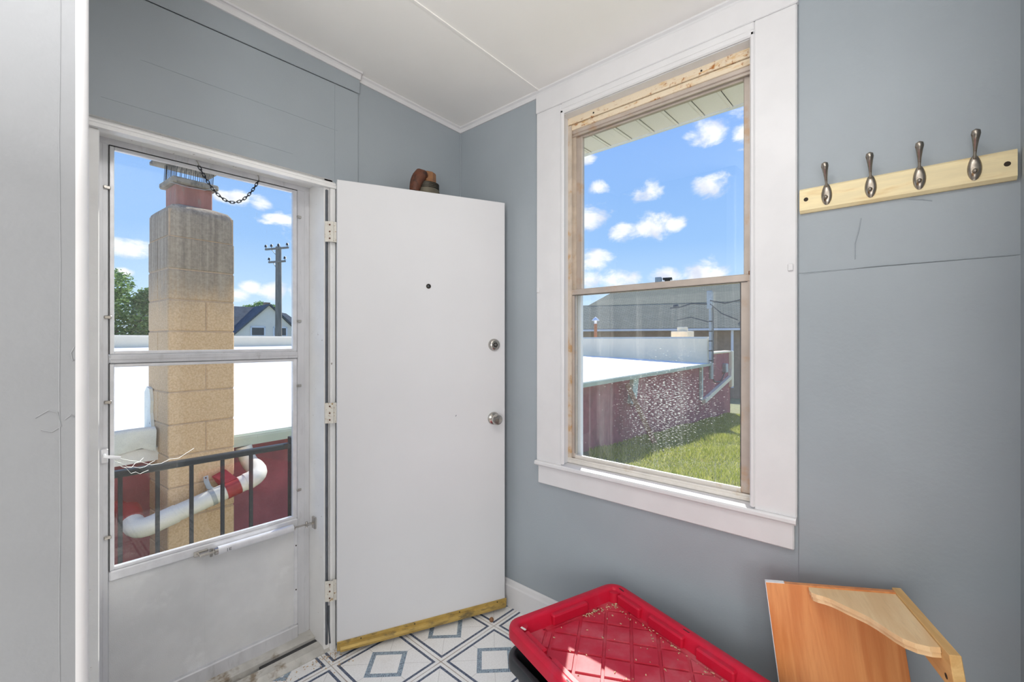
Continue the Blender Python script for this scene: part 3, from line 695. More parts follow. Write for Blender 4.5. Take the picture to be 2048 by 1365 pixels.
# ------------------------------------------------------------------ white slab door standing open
DA = math.radians(-23.1)
Dm = Matrix.Rotation(DA, 3, 'Z')
d2 = empty('door_2', (0.962, 1.892, 0.0), Dm); tag(d2, 'plain white slab door standing open against the wall', None, None, 'structure')
obj('slab', MB().box(0, 0.805, 0, 0.044, 0.045, 2.086, 0.002), M['door_white'], d2)
sw = obj('door_sweep', MB().box(0.0, 0.812, -0.004, 0.0, 0.020, 0.060, 0.001).sweep([(0, 0.0), (0.012, -0.004), (0.016, -0.014), (0.012, -0.026), (0.0, -0.030)], (0.012, -0.004, 0.046), (0.802, -0.004, 0.046), (0, -1, 0), (0, 0, 1)), M['brass'], d2)
for sx in (0.10, 0.34, 0.56, 0.76): sub('screw', MB().cyl((sx, -0.004, 0.052), (sx, -0.0058, 0.052), 0.003, 8), M['dark_metal'], sw)
ph = obj('peephole', MB().lathe([(0.0115, 0), (0.0115, 0.002), (0.0095, 0.004), (0.006, 0.004), (0.0055, 0.002), (0, 0.002)], (0.407, 0, 1.638), (0, -1, 0), 20), M['dark_metal'], d2)
sub('lens', MB().lathe([(0.0055, 0.0022), (0.003, 0.0036), (0, 0.0038)], (0.407, 0, 1.638), (0, -1, 0), 12), M['house_glass'], ph)
bo = obj('deadbolt', MB().lathe([(0.031, 0), (0.031, 0.004), (0.026, 0.014), (0.022, 0.017), (0.0165, 0.0175), (0.016, 0.020), (0, 0.0205)], (0.744, 0, 1.358), (0, -1, 0), 32), M['nickel'], d2)
sub('keyhole', MB().box(0.7425, 0.7445, -0.0212, -0.0204, 1.348, 1.362).lathe([(0.011, 0.0203), (0.011, 0.0208), (0.0095, 0.0208), (0.0095, 0.0203)], (0.744, 0, 1.358), (0, -1, 0), 24), M['dark_metal'], bo)
kn = obj('knob', MB().lathe([(0.032, 0), (0.032, 0.003), (0.028, 0.009), (0.016, 0.013), (0.0135, 0.024), (0.018, 0.030), (0.0255, 0.037), (0.027, 0.045), (0.0255, 0.054), (0.021, 0.059), (0.0115, 0.060), (0.011, 0.062), (0, 0.0625)], (0.742, 0, 0.986), (0, -1, 0), 32), M['nickel'], d2)
sub('keyhole', MB().box(0.7412, 0.7428, -0.0632, -0.0624, 0.978, 0.992), M['dark_metal'], kn)
obj('scuff_mark', MB().tube([(0.541, -0.0003, 1.009), (0.545, -0.0003, 1.016)], 0.0015, 6), M['dark_strip'], d2)
for hz in (1.86, 1.06, 0.275):
    h_ = MB()
    for k in range(5): h_.cyl((-0.010, 0.034, hz - 0.045 + k * 0.018), (-0.010, 0.034, hz - 0.045 + k * 0.018 + 0.0165), 0.0065, 10)
    h_.box(-0.011, 0.002, 0.028, 0.0335, hz - 0.045, hz + 0.045)
    h_.bar((-0.030, 0.028, hz - 0.045), (-0.030, 0.028, hz + 0.045), 0.036, 0.003, (0.3, 1, 0))
    hh = obj('hinge', h_, M['hinge'], d2)
    for dz in (-0.03, 0, 0.03): sub('screw', MB().cyl((-0.028, 0.0275, hz + dz), (-0.0275, 0.0245, hz + dz), 0.004, 8), M['rust'], hh)

# ------------------------------------------------------------------ window
wn = empty('window_1', (1.75, 0.835, 0.79)); tag(wn, 'tall white-cased window with stained aluminium sashes', None, None, 'structure')
TR = M['trim']
obj('side_casing', MB().box(1.729, XW, 1.243, 1.391, 0.79, 2.49, 0.004), TR, wn)
obj('side_casing', MB().box(1.729, XW, 0.296, 0.424, 0.79, 2.49, 0.004), TR, wn)
obj('head_casing', MB().box(1.727, XW, 0.293, 1.394, 2.49, 2.578, 0.003).box(1.729, XW, 0.424, 1.243, 2.445, 2.49, 0.003), TR, wn)
bead = MB().box(1.722, 1.735, 1.225, 1.245, 0.80, 2.455, 0.005).box(1.722, 1.735, 0.42, 0.436, 0.80, 2.455, 0.005).box(1.722, 1.735, 0.42, 1.245, 2.437, 2.462, 0.005)
obj('inner_bead', bead, TR, wn)
jm = MB().box(1.735, 1.80, 1.2415, 1.25, 0.80, 2.445).box(1.735, 1.80, 0.422, 0.431, 0.80, 2.445).box(1.735, 1.80, 0.428, 1.243, 2.435, 2.447)
obj('jamb', jm, TR, wn)
st = MB().sweep([(0, 0), (0.133, 0.0), (0.138, 0.006), (0.138, 0.016), (0.133, 0.022), (0, 0.024)], (1.85, 0.296, 0.775), (1.85, 1.391, 0.775), (-1, 0, 0), (0, 0, 1))
obj('stool', st, TR, wn)
obj('apron', MB().box(1.730, XW, 0.304, 1.383, 0.686, 0.776, 0.004), TR, wn)
# stained header and channels
hdv = obj('stained_header', MB().box(1.782, 1.795, 0.436, 1.243, 2.404, 2.44, 0.002).box(1.788, 1.802, 0.436, 1.243, 2.378, 2.402, 0.002), M['rust_header'], wn)
for sy in (0.62, 1.1): sub('screw', MB().cyl((1.782, sy, 2.418), (1.7805, sy, 2.418), 0.004, 8), M['dark_metal'], hdv)
ST = M['window_alu_stain']
obj('side_channel', MB().box(1.784, 1.790, 1.222, 1.243, 0.80, 2.40).box(1.79, 1.85, 1.232, 1.243, 0.80, 2.40).box(1.812, 1.818, 1.215, 1.235, 0.80, 2.40), ST, wn)
obj('side_channel', MB().box(1.784, 1.790, 0.431, 0.446, 0.80, 2.40).box(1.79, 1.85, 0.431, 0.440, 0.80, 2.40).box(1.812, 1.818, 0.436, 0.458, 0.80, 2.40), ST, wn)
obj('frame_head', MB().box(1.795, 1.85, 0.436, 1.235, 2.362, 2.392, 0.002).box(1.803, 1.812, 0.436, 1.235, 2.352, 2.365), M['window_alu'], wn)
obj('frame_sill', MB().box(1.782, 1.86, 0.431, 1.243, 0.799, 0.816, 0.002).box(1.782, 1.788, 0.431, 1.243, 0.816, 0.824, 0.001), M['window_sill'], wn)
obj('outer_stop', MB().box(1.852, 1.872, 1.213, 1.26, 0.80, 2.42, 0.002).box(1.852, 1.872, 0.41, 0.452, 0.80, 2.42, 0.002).box(1.852, 1.872, 0.41, 1.26, 2.40, 2.46), M['ext_white'], wn)
WA = M['window_alu']
us = obj('upper_sash', MB().box(1.820, 1.842, 1.186, 1.226, 1.595, 2.372, 0.003).box(1.820, 1.842, 0.444, 0.481, 1.595, 2.372, 0.003).box(1.820, 1.842, 0.481, 1.186, 2.345, 2.372, 0.003).box(1.820, 1.842, 0.481, 1.186, 1.595, 1.622, 0.003), WA, wn)
sub('pane', MB().box(1.829, 1.832, 0.478, 1.19, 1.618, 2.35), M['glass_clean'], us)
ls = obj('lower_sash', MB().box(1.792, 1.811, 1.208, 1.231, 0.822, 1.620, 0.003).box(1.792, 1.811, 0.446, 0.484, 0.822, 1.620, 0.003).box(1.790, 1.812, 0.446, 1.231, 1.594, 1.622, 0.003), WA, wn)
sub('bottom_rail', MB().box(1.796, 1.812, 0.446, 1.231, 0.816, 0.838, 0.003), M['window_sill'], ls)
sub('pane', MB().box(1.803, 1.806, 0.482, 1.212, 0.842, 1.597), M['glass_specks'], ls)
sub('gasket', MB().box(1.7915, 1.793, 1.2065, 1.2085, 0.846, 1.594).box(1.7915, 1.793, 0.483, 0.485, 0.846, 1.594).box(1.7895, 1.791, 0.46, 1.22, 1.5925, 1.5945), M['gasket'], ls)
obj('corner_catch', MB().box(1.786, 1.800, 0.444, 0.456, 1.618, 1.632, 0.002), M['rust_light'], wn)
for (cy_, cz_) in ((0.313, 1.622), (1.376, 1.625)):
    obj('curtain_bracket', MB().box(1.722, 1.729, cy_ - 0.008, cy_ + 0.008, cz_ - 0.012, cz_ + 0.012, 0.002), TR, wn)

# ------------------------------------------------------------------ coat rack
rk = empty('coat_rack', (1.75, 0.05, 1.834)); tag(rk, 'pale wooden wall rack with four nickel hooks, right of the window', 'coat rack')
bpf = [(0, -0.039), (0.009, -0.039), (0.018, -0.031), (0.018, 0.034), (0.013, 0.039), (0, 0.039)]
obj('board', MB().sweep(bpf, (1.7445, -0.190, 1.834), (1.7445, 0.288, 1.834), (-1, 0, 0), (0, 0, 1)), M['pine'], rk)
for hy in (0.270, -0.172): obj('screw_hole', MB().lathe([(0.0065, 0), (0.0065, 0.0006), (0.005, 0.0008), (0, 0.0003)], (1.7266, hy, 1.837), (-1, 0, 0), 12), M['screw_hole'], rk)
xb_ = 1.7265
pm = MB(); ov = []
for k in range(24):
    a = 2 * PI * k / 24; sy_ = math.sin(a); ov.append((0.0142 * math.cos(a) * (1 - 0.12 * sy_), 0.030 * sy_ + (0.004 * sy_ ** 3)))
for i_, (sc_, xx) in enumerate(((1.0, 0), (1.0, -0.002), (0.82, -0.0055), (0.45, -0.0075))):
    pm.v += [(xx, a * sc_, b * sc_) for a, b in ov]
for k in range(3):
    for i in range(24): pm.f.append((k * 24 + i, k * 24 + (i + 1) % 24, (k + 1) * 24 + (i + 1) % 24, (k + 1) * 24 + i))
pm.f.append(tuple(range(24))); pm.f.append(tuple(range(72, 96))); pm.sm = True
plate_me = pm.mesh('plate', M['nickel_dark'], angle=50)
prong_me = MB().tube([(-0.004, 0, 0.022), (-0.010, 0, 0.034), (-0.020, 0, 0.05), (-0.032, 0, 0.066), (-0.040, 0, 0.078), (-0.043, 0, 0.086), (-0.044, 0, 0.0895)], [0.0035, 0.0032, 0.0046, 0.0072, 0.0098, 0.0082, 0.001], 10).mesh('prong', M['nickel_dark'], angle=60)
knob_me = MB().lathe([(0.004, 0), (0.0035, 0.006), (0.006, 0.011), (0.0062, 0.015), (0.003, 0.019), (0, 0.0195)], (-0.006, 0, -0.012), (-1, 0, -0.1), 14).mesh('prong', M['nickel_dark'], angle=60)
hook0_me = None
for hy in (0.2145, 0.1055, -0.003, -0.1125):
    p = bpy.data.objects.new('hook', plate_me); COL.objects.link(p); p.parent = rk; p.location = Vector((xb_, hy, 1.842)) - ORG[rk.name]
    for me in (prong_me, knob_me):
        q = bpy.data.objects.new('prong', me); COL.objects.link(q); q.parent = p

# ------------------------------------------------------------------ pipe fitting behind the door top
pf = empty('pipe_elbow', (1.417, 1.85, 2.1)); tag(pf, 'rusty brown pipe elbow on a threaded grey collar behind the white door top', 'pipe fitting')
cx, cy = 1.417, 1.85
co_ = obj('collar', MB().lathe([(0.068, -0.10), (0.074, -0.03), (0.068, 0.006), (0.061, 0.034), (0.058, 0.036), (0.058, 0.064), (0.05, 0.066), (0, 0.066)], (cx, cy, 2.104), (0, 0, 1), 32), M['collar'], pf)
for k in range(4): sub('thread_ring', MB().lathe([(0.057, -0.0026), (0.0615, -0.0014), (0.0615, 0.0014), (0.057, 0.0026)], (cx, cy, 2.1435 + 0.0075 * k), (0, 0, 1), 32), M['dark_metal'], co_)
obj('hub', MB().lathe([(0.047, 0), (0.049, 0.005), (0.043, 0.011), (0.042, 0.050), (0.039, 0.056), (0.030, 0.060), (0, 0.061)], (cx + 0.004, cy, 2.170), (0, 0, 1), 8), M['rust_light'], pf)
el = []
for k in range(11):
    a = PI * 1.02 * k / 10; el.append((cx - 0.030 - 0.027 * (1 - math.cos(a)), cy - 0.012, 2.188 + 0.012 * math.sin(a) - 0.075 * max(0, (k - 4) / 6)))
obj('elbow', MB().tube(el, [0.022, 0.028, 0.032, 0.034, 0.034, 0.033, 0.032, 0.030, 0.028, 0.026, 0.024], 16), M['rust'], pf, angle=60)
obj('wall_flange', MB().cyl((cx, 1.969, 2.08), (cx, 1.955, 2.08), 0.05, 20).cyl((cx, 1.957, 2.08), (cx, 1.90, 2.08), 0.025, 14), M['rust'], pf)

# ------------------------------------------------------------------ red lid on black tote
E1 = Vector((0.956, -0.292, 0)); E2 = Vector((-0.292, -0.956, 0))
LW, LL = 0.516, 0.775
lc = E1 * (0.774 + LW / 2) + E2 * (-1.342 + LL / 2)
Rl = Matrix(((E1.x, -E2.x, 0), (E1.y, -E2.y, 0), (0, 0, 1)))       # local x = short side, local y = towards the corner of the room
lid = empty('tote_lid', (lc.x, lc.y, 0.376), Rl); tag(lid, 'red plastic tote lid with a diamond grid, lying loose on the black tote', 'lid')
rim = MB().rrect(LW, LL, 0.055, [(0.012, 0.006), (0.006, 0.004), (0.0, 0.006), (0.0, 0.030), (0.003, 0.040), (0.010, 0.044), (0.026, 0.044), (0.033, 0.041), (0.037, 0.034), (0.046, 0.0), (0.05, -0.002)], 7)
obj('rim', rim, M['red_plastic'], lid, angle=40)
def blk(x0, x1, y0, y1): obj('snap_block', MB().box(x0, x1, y0, y1, -0.003, 0.035, 0.005), M['red_plastic'], lid)
IW, IL = LW / 2 - 0.036, LL / 2 - 0.036
for (a, b) in ((0.205, 0.315), (0.02, 0.165), (-0.16, -0.03), (-0.315, -0.205)):
    blk(IW - 0.022, IW + 0.012, a, b); blk(-IW - 0.012, -IW + 0.022, a, b)
for s_ in (-1, 1): blk(-0.085, 0.075, s_ * (IL - 0.022), s_ * (IL + 0.012))
for sx in (-1, 1):
    for sy in (-1, 1):
        obj('corner_post', MB().cyl((sx * (IW - 0.006), sy * (IL - 0.006), -0.003), (sx * (IW - 0.006), sy * (IL - 0.006), 0.034), 0.030, 16, 0.026), M['red_plastic'], lid)
# panel: base sheet below, raised diamonds between recessed grooves
pn = MB().box(-IW - 0.006, IW + 0.006, -IL - 0.006, IL + 0.006, -0.010, -0.0065)
GO = 0.0046
ox, oy = IW - 0.030, IL - 0.030; chm = 0.07
octo = [(ox - chm, -oy), (ox, -oy + chm), (ox, oy - chm), (ox - chm, oy), (-ox + chm, oy), (-ox, oy - chm), (-ox, -oy + chm), (-ox + chm, -oy)]
def clip(poly, a, b):
    out = []; n = len(poly)
    def side(p): return (b[0] - a[0]) * (p[1] - a[1]) - (b[1] - a[1]) * (p[0] - a[0])
    for i in range(n):
        p, q = poly[i], poly[(i + 1) % n]; sp, sq = side(p), side(q)
        if sp >= 0: out.append(p)
        if sp * sq < 0:
            t_ = sp / (sp - sq); out.append((p[0] + (q[0] - p[0]) * t_, p[1] + (q[1] - p[1]) * t_))
    return out
def area2(p): return 0.5 * sum(p[i][0] * p[(i + 1) % len(p)][1] - p[(i + 1) % len(p)][0] * p[i][1] for i in range(len(p)))
def inset(poly, d):
    for i in range(len(poly)):
        pass
    n = len(poly); res = list(poly)
    for i in range(n):
        a, b = poly[i], poly[(i + 1) % n]; L = math.hypot(b[0] - a[0], b[1] - a[1])
        if L < 1e-6: continue
        nx, ny = -(b[1] - a[1]) / L * d, (b[0] - a[0]) / L * d
        res = clip(res, (a[0] + nx, a[1] + ny), (b[0] + nx, b[1] + ny))
        if len(res) < 3: return []
    return res
def pad(poly):
    if area2(poly) < 0: poly = poly[::-1]
    lo = inset(poly, GO)
    if len(lo) < 3 or abs(area2(lo)) < 1.2e-4: return
    hi = inset(lo, 0.0012)
    if len(hi) != len(lo): hi = lo
    n = len(lo); pn.add([(p[0], p[1], -0.0065) for p in lo] + [(p[0], p[1], 0.0) for p in hi], [tuple(range(n, 2 * n))] + [(i, (i + 1) % n, n + (i + 1) % n, n + i) for i in range(n)])
DS = 0.0615
for i in range(-8, 9):
    for j in range(-10, 11):
        if (i + j) % 2: continue
        qx, qy = i * DS + 0.019, j * DS + 0.0
        poly = [(qx + DS, qy), (qx, qy + DS), (qx - DS, qy), (qx, qy - DS)]
        for k in range(8):
            poly = clip(poly, octo[k], octo[(k + 1) % 8])
            if len(poly) < 3: break
        if len(poly) >= 3: pad(poly)
Rr = [(IW + .004, -IL - .004), (IW + .004, -oy + chm), (IW + .004, oy - chm), (IW + .004, IL + .004)]
W_, L2 = IW + .004, IL + .004
for ring_ in ([(ox, -oy + chm), (W_, -oy + chm), (W_, oy - chm), (ox, oy - chm)], [(ox, oy - chm), (W_, oy - chm), (W_, L2), (ox - chm, L2), (ox - chm, oy)], [(ox - chm, oy), (ox - chm, L2), (-ox + chm, L2), (-ox + chm, oy)]):
    for sx, sy in ((1, 1), (-1, -1), (-1, 1)) if len(ring_) == 5 else ((1, 1), (-1, -1)):
        pad([(p[0] * sx, p[1] * sy) for p in ring_])
    if len(ring_) == 5: pad([(p[0], -p[1]) for p in ring_])
obj('grid_panel', pn, M['red_dusty'], lid)
sl = MB()
for (sx, sy, ang) in ((-0.22, 0.317, 0.245),):
    m4 = Matrix.Translation((sx, sy, 0.0435)) @ Matrix.Rotation(ang, 4, 'Z'); sl.box(-0.004, 0.004, -0.011, 0.011, -0.001, 0.0015, 0.0015, m4)
obj('slot', sl, M['pale_slot'], lid)
for (sx, sy, ang) in ((LW / 2 - 0.028, 0.320, -0.08), (LW / 2 - 0.024, 0.028, 0.0), (LW / 2 - 0.024, -0.26, 0.0), (-LW / 2 + 0.02, -0.19, 0), (-LW / 2 + 0.02, 0.05, 0)):
    m4 = Matrix.Translation((sx, sy, 0.0432)) @ Matrix.Rotation(ang, 4, 'Z'); obj('slot', MB().box(-0.0028, 0.0028, -0.013, 0.013, -0.001, 0.0012, 0.001, m4), M['dark_slot'], lid)

tb = MB(); ta = Matrix.Rotation(math.radians(3.0), 4, 'Z')
TW, TL = 0.505, 0.765
tz = -0.376 + 0.0
pr = [(0.075, 0.003), (0.062, 0.0), (0.055, 0.01), (0.030, 0.290), (0.016, 0.300), (0.004, 0.302), (0.0, 0.306), (0.0, 0.334), (0.004, 0.342), (0.010, 0.344), (0.020, 0.344), (0.026, 0.338), (0.034, 0.310), (0.058, 0.016), (0.07, 0.012)]
tb.rrect(TW, TL, 0.06, pr, 7, True, True)
Rt = Matrix.Rotation(math.radians(2.5), 3, 'Z') @ Rl
tote = empty('storage_tote', tuple(lc + E1 * (-0.010) + E2 * 0.010), Rt); tag(tote, 'black plastic storage tote on the floor under the red lid', 'storage tote')
obj('body', tb, M['black_plastic'], tote, angle=40)
for s_ in (-1, 1): obj('handle', MB().box(-0.09, 0.09, s_ * (TL / 2 - 0.002), s_ * (TL / 2 + 0.02), 0.255, 0.312, 0.008), M['black_plastic'], tote)
# crumpled cloth inside, carrying the lid
cb = bmesh.new(); bmesh.ops.create_icosphere(cb, subdivisions=4, radius=1.0)
from mathutils import noise as mn
for v in cb.verts:
    n_ = mn.noise(v.co * 2.3) * 0.22 + mn.noise(v.co * 6.0) * 0.08
    q = v.co * (1 + n_); v.co = Vector((q.x * 0.165, q.y * 0.27, max(-1.0, min(0.93, q.z)) * 0.18))
me = bpy.data.meshes.new('cloth_bundle'); cb.to_mesh(me); cb.free(); me.polygons.foreach_set('use_smooth', [True] * len(me.polygons)); me.materials.append(M['brown_stuff'])
cbo = bpy.data.objects.new('cloth_bundle', me); COL.objects.link(cbo)
cbo.matrix_world = Matrix.Translation(tuple(lc + E1 * (-0.02) + E2 * 0.03 + Vector((0, 0, 0.198)))) @ Rl.to_4x4()
tag(cbo, 'reddish brown crumpled cloth inside the black tote', 'cloth')
# crumbs collected along the lid edge
cr = MB()
def crumb(mb, x_, y_, z_, s_):
    m4 = Matrix.Translation((x_, y_, z_)) @ Matrix.Rotation(rnd.uniform(0, 6.3), 4, 'Z') @ Matrix.Rotation(rnd.uniform(-.4, .4), 4, 'X')
    mb.box(-s_ * rnd.uniform(.6, 1.7), s_, -s_ * .5, s_ * .5, -s_ * .3, s_ * .3, 0, m4)
for k in range(150):
    if k < 45: x_, y_ = rnd.uniform(0.04, 0.20), IL - 0.028 - abs(rnd.gauss(0, 0.010))
    elif k < 100: x_, y_ = IW - 0.028 - abs(rnd.gauss(0, 0.012)), rnd.uniform(-0.25, 0.33)
    else: x_, y_ = rnd.uniform(-0.18, 0.2), rnd.uniform(-0.1, 0.33)
    crumb(cr, x_, y_, 0.0015, rnd.uniform(0.0012, 0.0036))
o = bpy.data.objects.new('wood_crumbs', cr.mesh('wood_crumbs', M['crumb'])); COL.objects.link(o); o.matrix_world = Matrix.Translation((lc.x, lc.y, 0.376)) @ Rl.to_4x4()
tag(o, 'pale dry crumbs and chips scattered in the red lid', 'crumbs', None, 'stuff')
cr = MB()
for k in range(110):
    u_ = rnd.random()
    if u_ < 0.6: x_, y_ = rnd.uniform(0.72, 0.98), 1.93 - abs(rnd.gauss(0, 0.02))
    else: x_, y_ = rnd.uniform(0.88, 1.0), rnd.uniform(1.80, 1.93)
    crumb(cr, x_, y_, 0.002, rnd.uniform(0.001, 0.0032))
tag(obj('floor_crumbs', cr, M['crumb']), 'rusty brown grit swept against the door threshold', 'crumbs', None, 'stuff')
nb = MB().lathe([(0.006, 0), (0.0105, 0.005), (0.0115, 0.011), (0.008, 0.018), (0.002, 0.022), (0, 0.0222)], (1.585, 1.557, 0.0), (0, 0, 1), 10)
tag(obj('acorn', nb, M['rust_light'], None, (1.585, 1.557, 0)), 'small brown acorn-like nub on the floor by the open door', 'acorn')

# ------------------------------------------------------------------ wooden shelf end standing by the wall
Rs = Matrix(((0.319, 0.946, 0.024), (-0.939, 0.314, 0.132), (0.118, -0.065, 0.991)))
q_ = Rs.to_quaternion(); q_.normalize(); Rs = q_.to_matrix()      # local y points to the wall
sh = empty('wooden_shelf', (1.555, 0.348, 0.637), Rs); tag(sh, 'orange wooden shelf board with scrolled corbel, standing on end by the right wall', 'shelf')
bd = obj('board', MB().box(0, 0.322, 0, 0.018, -0.642, 0, 0.001), M['orange_wood'], sh)
sub('edge_band', MB().box(-0.0012, 0.05, 0.0005, 0.0185, 0.0, 0.0012).box(-0.0014, 0.0, -0.0004, 0.0185, -0.642, 0.0012), M['white_laminate'], bd)
curve = [(0.112, 0.0), (0.109, 0.020), (0.112, 0.036), (0.122, 0.047), (0.137, 0.054), (0.152, 0.066), (0.166, 0.084), (0.180, 0.104), (0.196, 0.124), (0.212, 0.145), (0.225, 0.170), (0.236, 0.196), (0.246, 0.222), (0.258, 0.245), (0.276, 0.262), (0.300, 0.270), (0.320, 0.268)]
poly = curve + [(0.320, 0.0)]
obj('corbel', MB().prism([(a, -b, -0.004) for a, b in poly], (0, 0, -0.012)).prism([(a + (0.003 if i < len(curve) - 1 else 0), -(b - (0.003 if 0 < i < len(curve) else 0)), -0.016) for i, (a, b) in enumerate(poly)], (0, 0, -0.012)), M['pale_wood'], sh)
rl = obj('rail', MB().box(0.3205, 0.342, -0.309, 0.03, -0.085, 0.002, 0.0015), M['yellow_wood'], sh)
for (yy, zz) in ((0.0, -0.012), (-0.262, -0.012), (-0.272, -0.062)):
    sub('screw_hole', MB().lathe([(0.0065, 0), (0.0065, 0.0006), (0.004, 0.0008), (0, 0.0002)], (0.3205, yy, zz), (-1, 0, 0), 10), M['screw_hole'], rl)

# ================================================================== OUTDOORS
GZ = lambda x: -0.105 - 0.07 * max(x, 0.0)
# lawn
g = MB()
g.add([(-14, 1.87 if False else -12, -0.105), (0, -12, -0.105), (40, -12, GZ(40)), (40, 40, GZ(40)), (0, 40, -0.105), (-14, 40, -0.105)], [(0, 1, 4, 5), (1, 2, 3, 4)])
g.add([(p[0], p[1], -4.0) for p in g.v[:6]], [(0, 1, 4, 5), (1, 2, 3, 4)])
gr0 = struct('ground', g, M['soil'], 'sloping lawn ground outside')
gb = MB(); R2 = random.Random(3)
for k in range(46000):
    t_ = R2.random() ** 1.35
    x_ = 4.6 + t_ * 13.0; lim0 = x_ * 0.262; lim1 = 3.82 + 0.079 * x_
    y_ = R2.uniform(lim0, lim1)
    if y_ > x_ * 0.63: continue
    z_ = GZ(x_); hgt = R2.uniform(0.03, 0.085) * (1.0 + 0.35 * math.sin(x_ * 2.1 + 3 * y_)); a = R2.uniform(0, PI); wd = R2.uniform(0.003, 0.007) * (1 + x_ / 18)
    lx, ly = R2.gauss(0, 0.03), R2.gauss(0, 0.03)
    i0 = len(gb.v); dx, dy = math.cos(a) * wd, math.sin(a) * wd
    gb.v += [(x_ - dx, y_ - dy, z_ - .005), (x_ + dx, y_ + dy, z_ - .005), (x_ + lx, y_ + ly, z_ + hgt)]; gb.f.append((i0, i0 + 1, i0 + 2))
def raw(name, mb, m):
    me = bpy.data.meshes.new(name); me.from_pydata(mb.v, [], mb.f); me.materials.append(m); o = bpy.data.objects.new(name, me); COL.objects.link(o); return o
tag(raw('lawn_grass', gb, M['grass']), 'sunlit green and straw-coloured lawn grass outside the window', 'grass', None, 'stuff')

# own eave soffit above the window
so = empty('trim_7', (2.05, 0.9, 2.45)); tag(so, 'pale perforated eave soffit over the window', None, None, 'structure')
pb = MB().box(1.872, 2.215, -0.060, 0.060, 2.452, 2.456).box(1.872, 2.215, -0.0625, -0.052, 2.447, 2.452, 0.002).box(1.872, 2.215, -0.046, -0.042, 2.4495, 2.452)
pan_me = pb.mesh('soffit_panel', M['soffit'], (2.05, 0, 2.45))
for k in range(-4, 22):
    o = bpy.data.objects.new('soffit_panel', pan_me); COL.objects.link(o); o.parent = so; o.location = (0, 0.0665 + 0.1252 * k - 0.9 + 0.0, 0)
obj('fascia', MB().box(2.213, 2.232, -0.6, 2.75, 2.444, 2.60, 0.002), M['ext_white'], so)
obj('roof_deck', MB().box(1.87, 2.232, -0.6, 2.75, 2.56, 2.60), M['dark_roof'], so)

# landing and railing outside the storm door
struct('landing', MB().box(-0.6, 1.35, 2.13, 2.78, -0.35, -0.06, 0.004), M['concrete'], 'concrete landing outside the storm door')
rg = empty('railing', (0.5, 2.6, -0.06)); tag(rg, 'black iron railing with square balusters on the landing', 'railing')
obj('top_rail', MB().box(-0.6, 1.05, 2.58, 2.62, 0.783, 0.812, 0.005), M['black_iron'], rg)
obj('bottom_rail', MB().box(-0.6, 1.05, 2.588, 2.612, 0.03, 0.055, 0.003), M['black_iron'], rg)
for k in range(-5, 6):
    x_ = 0.329 + 0.1305 * k
    if x_ < 0.98: obj('baluster', MB().box(x_ - 0.0075, x_ + 0.0075, 2.5925, 2.6075, 0.04, 0.79), M['black_iron'], rg)
obj('post', MB().box(1.043, 1.083, 2.58, 2.62, -0.06, 0.845, 0.003), M['black_iron'], rg)
obj('post', MB().box(-0.6, -0.56, 2.58, 2.62, -0.06, 0.845, 0.003), M['black_iron'], rg)
cw = MB(); Rw = random.Random(5)
cwx = [((0.235, 2.09, 0.98), (0.40, 2.55, 0.86)), ((0.235, 2.09, 0.975), (0.45, 2.6, 0.83)), ((0.24, 2.09, 0.985), (0.42, 2.56, 0.80)), ((0.26, 2.12, 0.96), (0.60, 2.6, 0.86))]
for a, b in cwx:
    a = Vector(a); b = Vector(b); pts = []
    a.y = 2.135
    for k in range(9):
        u = k / 8; p = a.lerp(b, u); p.z -= 0.045 * 4 * u * (1 - u) * Rw.uniform(.7, 1.1); pts.append(p)
    cw.tube(pts, 0.0009, 4)
tag(raw('cobweb', cw, M['cobweb']), 'loose cobweb strands between the door latch and the railing', 'cobweb', None, 'stuff')

# neighbour's flat-roofed building; local x along its eave, local y away from us
BA = math.atan(0.079); Rb = Matrix.Rotation(BA, 3, 'Z')
nbd = empty('flat_roof_building', (0, 3.65, 0), Rb); tag(nbd, 'low maroon building with a white coated flat roof and parapets', 'building')
RZ = lambda y: 0.685 + 0.033 * y
bx0, bx1, by1 = -8.0, 14.6, 14.6
rf = MB(); nx, ny = 46, 30; Rr2 = random.Random(11)
for j in range(ny + 1):
    for i in range(nx + 1):
        xx = bx0 + (bx1 - bx0) * i / nx; yy = by1 * (j / ny) ** 1.6
        zz = RZ(yy) + (0.0 if j == 0 else 0.010 * math.sin(xx * 1.7 + yy * 0.8) + 0.05 * math.exp(-((yy - 11.5) / 1.6) ** 2) * math.sin(xx * 1.9))
        rf.v.append((xx, yy, zz))
for j in range(ny):
    for i in range(nx):
        a = j * (nx + 1) + i; rf.f.append((a, a + 1, a + nx + 2, a + nx + 1))
rf.sm = True
rf.box(bx0, bx1, 0.0, 0.16, 0.60, 0.684)
obj('roof_membrane', rf, M['flat_roof'], nbd)
obj('wall', MB().box(bx0, 14.6, 0.17, 0.4, -2.0, 0.66).box(14.6, 18.2, 0.17, 0.4, -2.5, 0.95).box(18.1, 18.2, 0.17, 10.0, -2.5, 0.95), M['maroon'], nbd)
obj('parapet', MB().box(14.5, 14.8, 0.0, by1, 0.60, 1.50, 0.06), M['parapet'], nbd)
obj('parapet', MB().box(bx0, 14.8, by1 - 0.1, by1 + 0.2, 0.8, 1.55, 0.06), M['parapet'], nbd)
obj('parapet_curb', MB().box(11.6, 14.5, 10.6, 12.2, 0.9, 1.60, 0.06), M['parapet'], nbd)
obj('wall_cap', MB().box(14.8, 18.25, 0.12, 0.42, 0.93, 1.0, 0.02).box(14.8, 18.2, 0.3, 10.0, 0.9, 0.94), M['parapet'], nbd)
obj('wall_cap', MB().box(18.0, 18.25, 0.05, 0.30, -0.35, 1.0, 0.03), M['parapet'], nbd)
